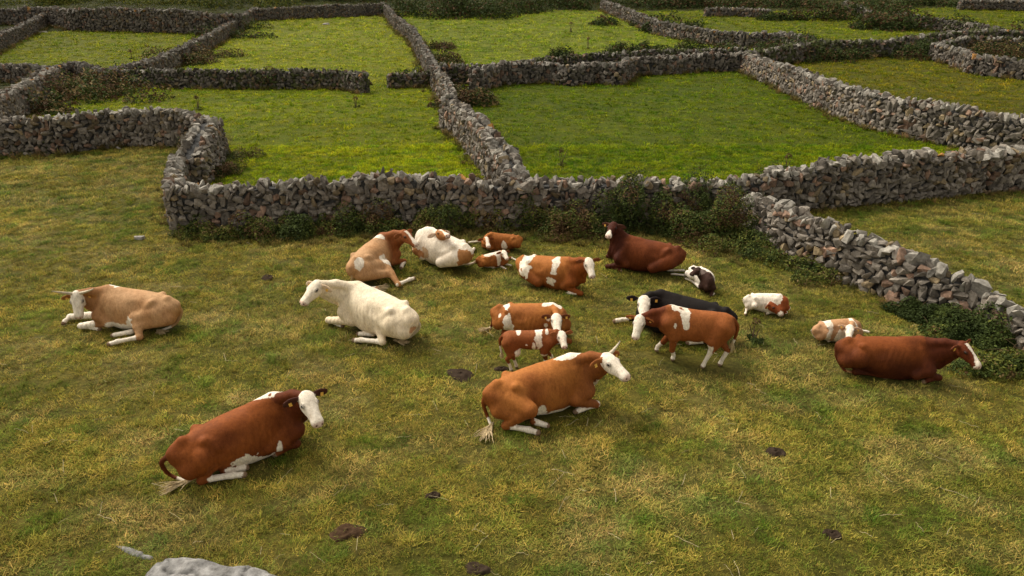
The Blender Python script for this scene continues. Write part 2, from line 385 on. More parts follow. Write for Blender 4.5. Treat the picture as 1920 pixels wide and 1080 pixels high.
wall([(1130, 1), (1180, 20), (1233, 42), (1280, 50), (1330, 58), (1397, 64), (1467, 64), (1527, 72)], 1.15, 'far stone wall curving below the top right meadow', far=True, stone=.28)
wall([(1400, 100), (1447, 92), (1527, 82), (1580, 79), (1660, 77), (1733, 68), (1780, 63), (1863, 58), (1990, 60)], 1.2, 'ivy-covered stone wall behind the olive field at upper right', far=True, mossy=.5, stone=.28)
wall([(1753, 84), (1793, 92), (1830, 107), (1990, 122)], 1.1, 'stone wall dropping to the right edge beyond the olive field', far=True, stone=.28)
wall([(1753, 83), (1820, 71), (1990, 74)], 1.1, 'low far stone wall near the right edge above the ivy bank', far=True, mossy=.3, stone=.28)
wall([(1583, 3), (1640, 23), (1713, 31), (1813, 44), (1877, 54)], 1.1, 'scrubby far stone wall slanting across the top right corner', far=True, mossy=.4, stone=.28)
wall([(1323, 18), (1380, 17), (1440, 20)], .8, 'flat layered rock ledge wall in the dark scrub at the top', far=True, stone=.34)
wall([(1800, 1), (1880, 2), (1990, 4)], 1.1, 'farthest stone wall in the extreme top right corner', far=True, stone=.3)

# ------------------------------------------------------------------ cattle: one continuous surface per body
nrm = lambda v: np.asarray(v, float)/max(1e-9, np.linalg.norm(v))
class Body:
    """signed-distance primitives blended smoothly, meshed with surface nets"""
    def __init__(s): s.p = []
    def cone(s, a, b, ra, rb, k=.05, tag='trunk', flat=None, f=1.0, t0=0., t1=1.):
        s.p.append(('c', np.array(a, float), np.array(b, float), ra, rb, k, tag, None if flat is None else nrm(flat), f, t0, t1))
    def chain(s, pts, rs, k=.05, tag='leg', flat=None, f=1.0, krest=None):
        L = np.concatenate([[0], np.cumsum([np.linalg.norm(np.subtract(pts[i+1], pts[i])) for i in range(len(pts)-1)])]); L /= L[-1]
        for i in range(len(pts)-1): s.cone(pts[i], pts[i+1], rs[i], rs[i+1], k if i == 0 or krest is None else krest, tag, flat, f, L[i], L[i+1])
    def ell(s, c, ax, r, k=.06, tag='trunk', sub=False): s.p.append(('e', np.array(c, float), np.array(ax, float), np.array(r, float), k, tag, sub))
    def loft(s, O, ax, st, k=.06, tag='trunk', bend=0., taper=0., ex=2.3, L=1.):
        s.p.append(('l', np.array(O, float), np.array(ax, float), np.array(st, float), k, tag, bend, taper, ex, L))
    def bbox(s, q):
        if q[0] == 'c': m = max(q[3], q[4])*max(1, q[8]); return np.minimum(q[1], q[2])-m, np.maximum(q[1], q[2])+m
        if q[0] == 'e': m = q[3].max(); return q[1]-m, q[1]+m
        st = q[3]; m = max(np.abs(st[:, 1:]).max(), np.abs(st[:, 0]).max()); m *= 1.15 if q[6] == 0 else 1.3
        return q[1]-m, q[1]+m
    def ev(s, q, P):
        if q[0] == 'c':
            a, b, ra, rb, fl, f = q[1], q[2], q[3], q[4], q[7], q[8]
            ab = b-a; t = np.clip(((P-a) @ ab)/max(1e-9, ab @ ab), 0, 1); d = P-a-t[..., None]*ab
            if fl is not None: dn = d @ fl; d = d+((1/f-1)*dn)[..., None]*fl
            return np.linalg.norm(d, axis=-1)-(ra+(rb-ra)*t), q[9]+(q[10]-q[9])*t
        if q[0] == 'e':
            l = (P-q[1]) @ q[2].T; k0 = np.linalg.norm(l/q[3], axis=-1); k1 = np.linalg.norm(l/q[3]**2, axis=-1)+1e-6
            return k0*(k0-1)/k1, 0*k0
        l = (P-q[1]) @ q[2].T; st, bend, tp, ex = q[3], q[6], q[7], q[8]; x, y, z = l[..., 0], l[..., 1], l[..., 2]
        if bend:
            R = 1/bend; xs = np.sign(bend)
            ang = np.arctan2(x*xs, (R-y)*xs); rr = np.sqrt(x*x+(R-y)**2); x = ang/bend*1.0 if xs > 0 else ang/bend*-1.0*-1.0; x = ang*R; y = (abs(R)-rr)*xs
        c, hw, hh, X = (st[:, 2]+st[:, 3])/2, st[:, 1], (st[:, 2]-st[:, 3])/2, st[:, 0]
        hx = np.clip(x, X[0], X[-1]); zc, w, h = np.interp(hx, X, c), np.interp(hx, X, hw), np.interp(hx, X, hh)
        zn = (z-zc)/h; w = w*(1-tp*np.clip(zn, -1, 1))
        rr = (np.abs(y/w)**ex+np.abs(zn)**ex)**(1/ex)
        dd = (rr-1)*np.minimum(w, h)
        ox = np.abs(x-hx); return np.where(ox > 0, np.sqrt(np.clip(dd, 0, None)**2+ox**2)+np.minimum(dd, 0)*0, dd), (x-X[0])/(X[-1]-X[0])
    def mesh(s, res, zmin=None):
        lo = np.min([s.bbox(q)[0] for q in s.p], 0)-.1; hi = np.max([s.bbox(q)[1] for q in s.p], 0)+.1
        n = np.ceil((hi-lo)/res).astype(int)+2; D = np.full(n, .4, np.float32)
        for q in s.p:
            a, b = s.bbox(q); k = q[5] if q[0] == 'c' else q[4]; pad = k+4*res
            i0 = np.clip(np.floor((a-pad-lo)/res).astype(int), 0, n); i1 = np.clip(np.ceil((b+pad-lo)/res).astype(int)+1, 0, n)
            g = np.stack(np.meshgrid(*[lo[j]+res*np.arange(i0[j], i1[j]) for j in range(3)], indexing='ij'), -1)
            d, _ = s.ev(q, g); sl = tuple(slice(i0[j], i1[j]) for j in range(3)); o = D[sl]
            if q[0] == 'e' and q[6]: h = np.clip(.5-.5*(o+d)/k, 0, 1); D[sl] = o*(1-h)-d*h+k*h*(1-h)
            else: h = np.clip(.5+.5*(o-d)/k, 0, 1); D[sl] = o*(1-h)+d*h-k*h*(1-h)
        # surface nets
        In = D < 0; c = tuple(x-1 for x in D.shape); acc = np.zeros(c+(3,), np.float32); cnt = np.zeros(c, np.int32)
        offs = [(i, j, k) for i in (0, 1) for j in (0, 1) for k in (0, 1)]
        sl = lambda o: tuple(slice(o[a], o[a]+c[a]) for a in range(3))
        for a in range(3):
            for o in offs:
                if o[a]: continue
                o2 = tuple(o[i]+(1 if i == a else 0) for i in range(3)); d0, d1 = D[sl(o)], D[sl(o2)]; m = (d0 < 0) != (d1 < 0)
                t = np.where(m, d0/np.where(m, d0-d1, 1), 0)
                for b in range(3): acc[..., b] += np.where(m, o[b]+(t if b == a else 0), 0)
                cnt += m
        ids = np.full(c, -1, np.int64); mk = cnt > 0; ids[mk] = np.arange(mk.sum())
        V = (np.stack(np.nonzero(mk), -1)+acc[mk]/cnt[mk][:, None])*res+lo
        Fs = []
        for a in range(3):
            b, e = (a+1) % 3, (a+2) % 3; s0 = [slice(1, c[i]) for i in range(3)]; s0[a] = slice(0, c[a]); s1 = list(s0); s1[a] = slice(1, c[a]+1)
            d0, d1 = In[tuple(s0)], In[tuple(s1)]; m = d0 != d1; ix = np.stack(np.nonzero(m), -1); flip = d0[m]
            base = ix.copy(); base[:, b] += 1; base[:, e] += 1
            def cid(db, de): q = base.copy(); q[:, b] += db; q[:, e] += de; return ids[q[:, 0], q[:, 1], q[:, 2]]
            Q = np.stack([cid(-1, -1), cid(0, -1), cid(0, 0), cid(-1, 0)], 1); Q[~flip] = Q[~flip][:, ::-1]; Fs.append(Q)
        F = np.concatenate(Fs); F = F[(F >= 0).all(1)]
        return V, F
    def tags(s, V, jit=.02, seed=0):
        best = np.full(len(V), 9.); tg = np.zeros(len(V), object); tt = np.zeros(len(V))
        for i, q in enumerate(s.p):
            if q[0] == 'e' and q[6]: continue
            d, t = s.ev(q, V); t = np.broadcast_to(t, d.shape)
            name = q[6] if q[0] == 'c' else q[5]
            m = d < best; best[m] = d[m]; tg[m] = name; tt[m] = t[m]
        return tg, tt

WHITE = (.76, .68, .56); PINK = (.42, .22, .16); HOOF = (.20, .13, .08)
LYING = [(-1.01, .04, .60, .46), (-.94, .13, .67, .34), (-.80, .22, .74, .22), (-.58, .29, .81, .14), (-.3, .345, .85, .06), (0, .375, .875, 0), (.28, .345, .90, -.02), (.5, .28, .93, .02), (.68, .23, .88, .08), (.82, .17, .76, .18), (.90, .10, .62, .30), (.95, .04, .50, .40)]
STAND = [(-.56, .04, .86, .74), (-.52, .10, .91, .62), (-.42, .16, .94, .52), (-.22, .185, .95, .46), (0, .20, .945, .44), (.2, .19, .96, .43), (.36, .165, .99, .45), (.48, .135, .98, .50), (.57, .09, .90, .56), (.60, .03, .78, .66)]
HEADL = [(-.08, .06, -.06, -.20), (-.02, .15, .01, -.30), (.12, .21, .04, -.42), (.28, .225, .04, -.46), (.42, .20, .02, -.45), (.58, .165, 0, -.38), (.74, .150, -.02, -.33), (.87, .160, -.03, -.33), (.96, .145, -.06, -.30), (1.03, .06, -.12, -.22)]

def frame(T, W, towards):
    x = np.array([W[0]-T[0], W[1]-T[1], 0.]); x = nrm(x); y = np.array([-x[1], x[0], 0.])
    if y @ np.array([towards[0], towards[1], 0.]) < 0: y = -y
    return x, y
CATTLE = []
def nose_at(poll, px, py, L, far=False):
    """the point on the ray through a photo point lying L from the poll"""
    o = np.array([0, 0, CAM_H]); d = nrm(ray(px, py)); b = d @ (o-poll); cc = (o-poll) @ (o-poll)-L*L; disc = b*b-cc
    if disc < 0: q = o+d*(-b); return poll+nrm(q-poll)*L
    t = -b+(math.sqrt(disc) if far else -math.sqrt(disc)); return o+d*t
def head(B, root, poll, nose, k, coat, ear=(.16, -.05), horn=None, flip=1, roll=0., parts=True, tagc=True, neck_up=None, fluff=0):
    D = nrm(nose-poll); HL = .53*k; lat = nrm(np.cross(D, (0, 0, 1))); U = np.cross(lat, D)
    if roll: c, s_ = math.cos(roll), math.sin(roll); lat, U = lat*c+U*s_, U*c-lat*s_
    ax = np.array([D, lat, U]); H = lambda d, l, u: poll+(D*d+lat*l+U*u)*HL
    st = [(a*HL, b*HL*1.07, c*HL, e*HL) for a, b, c, e in HEADL]
    B.loft(poll, ax, st, .03*k, 'head', ex=2.4, taper=-.0)
    for sgn in (-1, 1):
        B.ell(H(.34, sgn*.195, -.07), ax, np.array([.085, .05, .06])*HL, .02*k, 'head')
        e0 = H(.05, sgn*.16, -.13); ed = nrm(lat*sgn*1.0-D*.10+np.array([0, 0, ear[1]*3-.12])); nrmE = nrm(D*.8+U*.5-ed*((D*.8+U*.5) @ ed)); ew = np.cross(ed, nrmE)
        B.cone(e0, e0+ed*.12*HL, .05*HL, .05*HL, .02*k, 'ear')
        B.ell(e0+ed*.27*HL, [ed, ew, nrmE], np.array([.23, .115, .035])*HL*1.05, .015*k, 'ear')
        B.ell(e0+ed*.28*HL+nrmE*.045*HL, [ed, ew, nrmE], np.array([.16, .07, .03])*HL, .012*k, 'ear', True)
        eye = H(.345, sgn*.232, -.075)
        me = sphere_mesh(eye, [D, lat, U], np.array([.050, .026, .036])*HL)
        mesh_obj('eye', *me, M_EYE, root, smooth=True)
        if tagc and (tagc is True or sgn == tagc):
            c = e0+ed*.30*HL+nrmE*.03*HL-ew*np.sign(ew[2])*.05*HL
            mesh_obj('ear_tag', *box_mesh(c, [ed, ew, nrmE], np.array([.020, .026, .003])*k*1.1), M_TAG, root)
        nz = H(.985, sgn*.075, -.12); mesh_obj('nostril', *sphere_mesh(nz, [D, lat, U], np.array([.030, .032, .034])*HL), M_NOSE, root, smooth=True)
        if horn:
            if isinstance(horn, dict) and sgn not in horn: continue
            tip = horn[sgn]; b = H(.03, sgn*.12, -.10); tip = np.array(tip); mid = (b+tip)/2+lat*sgn*.05*k+U*-.03*k
            bez = [(1-t)**2*b+2*t*(1-t)*mid+t*t*tip for t in np.linspace(0, 1, 8)]
            mesh_obj('horn', *tube_mesh(bez, np.linspace(.036, .008, 8)*k, 8), M_HORN, root, smooth=True)
    return dict(poll=poll, D=D, lat=lat, U=U, HL=HL)
def _pad(): pass
def sphere_mesh(c, ax, r, n=8, m=6):
    V, F = [], []
    for i in range(m+1):
        for j in range(n):
            a, b = math.pi*i/m, 2*math.pi*j/n; p = np.array([math.sin(a)*math.cos(b), math.sin(a)*math.sin(b), math.cos(a)])*r
            V.append(c+p[0]*np.array(ax[0])+p[1]*np.array(ax[1])+p[2]*np.array(ax[2]))
    for i in range(m):
        for j in range(n): F.append([i*n+j, (i+1)*n+j, (i+1)*n+(j+1) % n, i*n+(j+1) % n])
    return np.array(V), np.array(F)
def box_mesh(c, ax, r):
    V = [c+a*r[0]*np.array(ax[0])+b*r[1]*np.array(ax[1])+d*r[2]*np.array(ax[2]) for a in (-1, 1) for b in (-1, 1) for d in (-1, 1)]
    return np.array(V), np.array([[0, 1, 3, 2], [4, 6, 7, 5], [0, 4, 5, 1], [2, 3, 7, 6], [0, 2, 6, 4], [1, 5, 7, 3]])
def tube_mesh(pts, rs, n=6):
    V, F = [], []; pts = [np.array(p, float) for p in pts]
    for i, p in enumerate(pts):
        d = nrm(pts[min(i+1, len(pts)-1)]-pts[max(i-1, 0)]); a = nrm(np.cross(d, (.3, .2, .93))); b = np.cross(d, a)
        for j in range(n): t = 2*math.pi*j/n; V.append(p+(a*math.cos(t)+b*math.sin(t))*rs[i])
    for i in range(len(pts)-1):
        for j in range(n): F.append([i*n+j, i*n+(j+1) % n, (i+1)*n+(j+1) % n, (i+1)*n+j])
    F.append([0, 0, 0, 0]); F = F[:-1]
    return np.array(V), np.array(F)
def tail(B, root, pts, k, tuft_dir=None, tuft_len=.32, mat=None, n=64, seed=1, spread=.22):
    q = [pts[0]]+list(pts)+[pts[-1]*2-pts[-2]]; sm = []
    for i in range(1, len(q)-2):
        for t in np.linspace(0, 1, 5)[:-1]: sm.append(.5*(2*q[i]+(q[i+1]-q[i-1])*t+(2*q[i-1]-5*q[i]+4*q[i+1]-q[i+2])*t*t+(3*q[i]-q[i-1]-3*q[i+1]+q[i+2])*t**3))
    pts = sm+[pts[-1]]
    B.chain(pts, list(np.linspace(.040, .022, len(pts))*k), .03*k, 'tail', krest=.01)
    rng = np.random.default_rng(seed); e = pts[-1]; d = nrm(tuft_dir) if tuft_dir is not None else nrm(pts[-1]-pts[-2])
    Vs, Fs, off = [], [], 0; side = nrm(np.cross(d, (0, 0, 1)) if abs(d[2]) < .95 else np.array([1., 0, 0]))
    low = ground_z(*e[:2])
    for i in range(n):
        a = rng.normal(0, spread*.45); L = tuft_len*k*rng.uniform(.55, 1.1); p = e-d*.08*k; P = [p]; dd = d.copy()
        for j in range(5):
            dd = nrm(dd+side*a*.3+rng.normal(0, .11, 3)+np.array([0, 0, -.05])); p = p+dd*L/5
            p = np.array([p[0], p[1], max(p[2], low+.045+rng.uniform(0, .02))]); P.append(p)
        v, f = tube_mesh(P, np.array([.015, .015, .011, .008, .005, .002])*k, 4); Vs.append(v); Fs.append(f+off); off += len(v)
    mesh_obj('tail_tuft', np.concatenate(Vs), np.concatenate(Fs), mat or M_TUFT, root, smooth=True)
def paint(B, V, coat, fr, hd, k, seed, extra):
    """coat: base colour rule + patches in local (x along, y to the near side, z up) units of k"""
    O, X, Y = fr; l = np.stack([(V-O) @ X, (V-O) @ Y, V[:, 2]-O[2]], 1)/k
    n = fbm(V[:, 0]*9, V[:, 1]*9, V[:, 2]*9+seed, seed=seed, o=3)-.5; n2 = fbm(V[:, 0]*3.1+7, V[:, 1]*3.1, V[:, 2]*3.1, seed=seed+3, o=2)-.5
    tg, tt = B.tags(V+n[:, None]*.03*k)
    c = np.tile(np.array(coat['base'], float), (len(V), 1))
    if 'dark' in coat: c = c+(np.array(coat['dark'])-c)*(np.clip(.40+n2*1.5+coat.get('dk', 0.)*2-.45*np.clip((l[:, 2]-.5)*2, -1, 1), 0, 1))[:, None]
    if 'neck' in coat: m = np.maximum(sstep(coat.get('nx', .35), coat.get('nx', .35)+.4, l[:, 0]+n*.2), (tg == 'neck')*.9)[:, None]*(tg != 'head')[:, None]; c = c+(np.array(coat['neck'])-c)*m
    W_ = np.array(coat.get('white', WHITE))
    def setm(m, col): c[m] = col
    if coat.get('belly') is not None: setm((l[:, 2]+n*.18+n2*.2 < coat['belly']) & (l[:, 0] > -.55) & (l[:, 0] < coat.get('bx', .75)) & ((tg == 'trunk') | (tg == 'thigh') & (l[:, 0] > -.28)), W_)
    for p in coat.get('patch', []):
        (cx, cy, cz), (rx, ry, rz) = p[0], p[1]; col = np.array(p[2]) if len(p) > 2 and p[2] is not None else W_
        q = ((l[:, 0]-cx)/rx)**2+((l[:, 1]-cy)/ry)**2+((l[:, 2]-cz)/rz)**2
        m = (np.sqrt(q)+n*1.6+n2*.5 < 1) & (tg != 'head') & (tg != 'ear')
        if len(p) > 3: m &= np.isin(tg.astype(str), p[3])
        setm(m, col)
    for leg in ('hindL', 'foreL', 'hindR', 'foreR'):
        m = tg == leg; sock = coat.get('sock', .5); sock = sock.get(leg, .5) if isinstance(sock, dict) else sock
        if leg in coat.get('legcol', {}): setm(m, coat['legcol'][leg])
        setm(m & (tt+n*.15 > sock), np.array(coat.get('sockcol', W_)))
        setm(m & (tt > .955), HOOF)
    if 'knee' in coat: setm(np.isin(tg.astype(str), ['foreLU', 'foreRU']) & (tt+n*.2 > coat['knee']), W_)
    # head
    HL = hd['HL']; q = V-hd['poll']; hdn, hl, hu = (q @ hd['D'])/HL, (q @ hd['lat'])/HL, (q @ hd['U'])/HL
    hm = tg == 'head'; setm(hm, coat.get('face', W_)); 
    if coat.get('blaze'): setm(hm, coat['blaze']); setm(hm & (np.abs(hl)+n*.12 < coat.get('bw', .09)+.10*sstep(.55, .9, hdn)) & (hu > -.16-.1*sstep(.8, .9, hdn)) & (hdn > coat.get('b0', .12)), W_)
    if coat.get('cheek') is not None: setm(hm & (hdn+n*.2 < .30) & (hu < -.16), coat['cheek'])
    if coat.get('top') is not None: setm(hm & (hdn+n*.2 < .12), coat['top'])
    if coat.get('muz'): setm(hm & (hdn+n*.2 > coat['muz']), W_)
    mz = hm & (hdn > .925); c[mz] = c[mz]*.45+np.array(coat.get('nose', PINK))*.55
    for sg in (-1, 1):
        de = np.sqrt(((hdn-.345)/1.25)**2+(hl-sg*.215)**2+(hu+.075)**2); m = (de < .075) & hm; c[m] = c[m]*.45+np.array((.05, .03, .022))*.2
    mo = hm & (np.abs(hu+.235-.10*(hdn-.75)) < .018) & (hdn > .74); c[mo] = c[mo]*.45
    em = tg == 'ear'; setm(em, coat.get('ear', coat['base']))
    setm(tg == 'tail', coat.get('tail', coat['base'])); mt = (tg == 'tail') & (tt > coat.get('tailw', .75)); setm(mt, W_*.85)
    if extra: extra(c, l, tg, tt, V, n)
    return c
M_NOSE = simple_mat('nostril_skin', (.10, .045, .035), .4)
def finish(root, B, coat, fr, hd, k, res, seed, extra=None, skin=True):
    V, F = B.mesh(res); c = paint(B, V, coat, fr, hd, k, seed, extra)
    O, X, Y = fr; l = np.stack([(V-O) @ X, (V-O) @ Y, V[:, 2]-O[2]], 1)/k
    e1 = V[F[:, 1]]-V[F[:, 0]]; e2 = V[F[:, 3]]-V[F[:, 0]]; fn = np.cross(e1, e2); nv = np.zeros_like(V)
    for j in range(4): np.add.at(nv, F[:, j], fn)
    nv /= np.linalg.norm(nv, axis=1)[:, None]+1e-9
    if skin:
        rb = np.sin((l[:, 0]-.18*l[:, 2])*2*math.pi/.10)*sstep(-.30, -.12, l[:, 0])*(1-sstep(.28, .42, l[:, 0]))*sstep(.22, .36, l[:, 2])*(1-sstep(.66, .78, l[:, 2]))
        fo = np.sin((l[:, 0]*.8+l[:, 2]*.25)*2*math.pi/.075)*sstep(.66, .8, l[:, 0])*(l[:, 2] < .9)
        V = V+nv*((rb*.0035*sstep(.35, .6, fbm(l[:, 0]*2+seed, l[:, 2]*2, seed=6, o=1))+fo*.003+.010*(fbm(l[:, 0]*5+seed, l[:, 1]*5, l[:, 2]*5, seed=2, o=2)-.5))*k)[:, None]
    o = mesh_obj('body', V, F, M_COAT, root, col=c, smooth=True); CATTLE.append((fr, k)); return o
def base_at(T, W): return ((T[0]+W[0])/2, (T[1]+W[1])/2)

def lying(name, label, cat, Tp, Wp, k, poll, nose, coat, hind=None, hind2=None, fore=None, fore2=None, tailp=None, res=None, ear=(.16, -.05), horn=None, polh=.98, noseh='near', neckr=1., bend=0., seed=1,
          group=None, tagc=True, head_k=None, Th=.64, Wh=.92, tuftd=None, tuft_len=.32, extra=None, roll=0., near=None, tuftmat=None, yaw=None, headroom=1.0, fat=1.0, sink=.05):
    """Tp/Wp photo points of tail head and withers; k size (1 = grown cow). Leg points are photo points on the ground."""
    T = at(*Tp, Th*k); W = at(*Wp, Wh*k)
    fit = math.hypot(W[0]-T[0], W[1]-T[1])/1.42
    M = (T+W)/2; 
    hk = head_k or k
    cen = np.array([M[0], M[1]]); X, Y = frame(T, W, near if near is not None else -cen)
    if yaw is not None: X, Y = frame((0, 0), (math.cos(math.radians(yaw)), math.sin(math.radians(yaw))), -cen)
    print('%s k=%.2f fit=%.2f yaw=%.0f y=%.1f' % (label[:30], k, fit, math.degrees(math.atan2(X[1], X[0])), M[1]))
    O = np.array([*(M-X*(-.24*k))[:2], 0]); O = np.array([M[0]+X[0]*.22*k, M[1]+X[1]*.22*k, 0.]); O[2] = float(ground_z(O[0], O[1]))-sink*.2*k
    loc = lambda x, y, z: O+X*x*k+Y*y*k+np.array([0, 0, z*k])
    root = empty(name, (O[0], O[1], float(ground_z(O[0], O[1])))); tag(root, label, cat, group)
    B = Body(); st = [(a*k, b*k*fat, c*k, d*k) for a, b, c, d in LYING]
    def bl(x, y, z):
        if not bend: return loc(x, y, z)
        R = 1/bend; a = x/R; return loc((R-y)*math.sin(a), R-(R-y)*math.cos(a), z)
    B.loft(O, np.array([X, Y, (0, 0, 1)]), st, .06*k, 'trunk', bend/k if bend else 0., taper=.0, ex=2.1)
    dirx = lambda x: (bl(x+.05, 0, 0)-bl(x-.05, 0, 0))
    # bones that shape the outline
    for sg in (-1, 1):
        B.cone(bl(-.56, sg*.20, .73), bl(-.45, sg*.20, .60), .062*k, .11*k, .065*k, 'trunk')
        B.cone(bl(-.90, sg*.07, .57), bl(-.78, sg*.11, .50), .06*k, .12*k, .12*k, 'trunk')
        B.cone(bl(.50, sg*.135, .74), bl(.68, sg*.22, .36), .08*k, .155*k, .045*k, 'trunk'); B.cone(bl(.68, sg*.22, .36), bl(.50, sg*.24, .24), .13*k, .11*k, .05*k, 'trunk')
        B.ell(bl(-.26, sg*.37, .70), np.array([nrm(dirx(-.27)), np.cross((0, 0, 1), nrm(dirx(-.27))), (0, 0, 1)]), np.array([.12, .06, .09])*k, .12*k, 'trunk', True)
    B.cone(bl(-.95, 0, .62), bl(-.80, 0, .74), .05*k, .07*k, .08*k)
    B.cone(bl(.50, 0, .86), bl(.2, 0, .82), .075*k, .07*k, .1*k)
    g = lambda p, h: at(p[0], p[1], h*k)
    # near hind leg
    if hind:
        sti, hock, hoof = hind; S_ = g(sti, .40) if not isinstance(sti, tuple) or len(sti) == 2 else np.array(loc(*sti[1:]))
        Hk = g(hock, .10); Hf = g(hoof, .05)
        B.cone(bl(-.58, .15, .46), S_+Y*.02*k, .235*k, .125*k, .028*k, 'thigh'); B.cone(bl(-.78, .13, .36), S_*.55+Hk*.45, .175*k, .085*k, .06*k, 'thigh')
        fet = Hk+(Hf-Hk)*.74; fet = fet+np.array([0, 0, .015*k])
        B.chain([S_, S_*.45+Hk*.55+np.array([0, 0, .01*k]), Hk], [.125*k, .085*k, .062*k], .045*k, 'hindU', krest=.02*k)
        B.chain([Hk, Hk+(fet-Hk)*.25, Hk+(fet-Hk)*.7, fet, fet*.5+Hf*.5, Hf], [.066*k, .047*k, .041*k, .053*k, .040*k, .050*k], .03*k, 'hindL', krest=.012*k)
    else:
        B.cone(bl(-.60, .17, .42), bl(-.22, .32, .24), .235*k, .14*k, .03*k, 'thigh')
    # far-side haunch
    B.cone(bl(-.62, -.13, .40), bl(-.25, -.28, .22), .22*k, .14*k, .1*k, 'thigh')
    if hind2:
        a, b = g(hind2[0], .09), g(hind2[1], .05); fet = a+(b-a)*.75
        B.chain([a, fet, b], [.055*k, .045*k, .045*k], .02*k, 'hindR', krest=.012*k)
    # fore legs
    def foreleg(f, t, sg):
        mode = f[0]
        el = bl(.50, sg*.23, .22) if mode != 'px' or len(f) < 4 or f[3] is None else g(f[3], .26)
        if mode == 'px': kn, hf = g(f[1], .10), g(f[2], .05)
        elif mode == 'fold': kn = bl(f[1] if len(f) > 1 else .98, sg*.25, .10); hf = bl(.60, sg*.32, .05)
        B.chain([bl(.62, sg*.16, .42), el, kn], [.15*k, .10*k, .064*k], .05*k, t+'U', krest=.025*k)
        fet = kn+(hf-kn)*.72+np.array([0, 0, .01*k])
        B.chain([kn, kn+(fet-kn)*.4, fet, hf], [.062*k, .043*k, .048*k, .046*k], .02*k, t, krest=.012*k)
    foreleg(fore or ('fold',), 'foreL', 1); foreleg(fore2 or ('fold', .92), 'foreR', -1)
    # neck and head
    P = at(*poll, polh*k); far = noseh == 'far'
    Nn = nose_at(P, nose[0], nose[1], .53*hk, far)
    D = nrm(Nn-P); la = nrm(np.cross(D, (0, 0, 1))); Uh = np.cross(la, D); nl = P+D*.055*hk-Uh*.135*hk; c0, c1 = bl(.66, 0, .60), bl(.74, 0, .42)
    flat = nrm(np.cross(nl-c0, (0, 0, 1)))
    midn = (c0+nl)/2+np.array([0, 0, .02*k])+X*.05*k
    B.chain([c0, midn, nl], [.26*k, .185*k, .115*hk], .09*k, 'neck', flat, .70, krest=.04*k)
    B.chain([bl(.52, 0, .84), (bl(.58, 0, .84)+P)/2+np.array([0, 0, .0]), P-Uh*.09*hk], [.09*k, .075*k, .055*hk], .08*k, 'neck', krest=.05*k)
    B.chain([bl(.92, 0, .40), (bl(.9, 0, .42)+nl)/2+np.array([0, 0, -.10*k]), nl+D*.10*hk-Uh*.05*hk], [.12*k, .07*k, .05*hk], .07*k, 'neck', flat, .5, krest=.06*k)
    hh = None
    if horn: hh = {sg: at(*p[:2], p[2]*k) for sg, p in horn.items()}
    hd = head(B, root, P, Nn, hk, coat, ear, hh, roll=roll, tagc=tagc)
    if tailp:
        tp = [bl(-.96, 0, .60)]+[g(p[:2], p[2]) for p in tailp]
        tail(B, root, tp, k, None if tuftd is None else g(tuftd, .05)-tp[-1], tuft_len, tuftmat, seed=seed)
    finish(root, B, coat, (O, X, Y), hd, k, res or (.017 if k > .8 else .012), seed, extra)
    return root

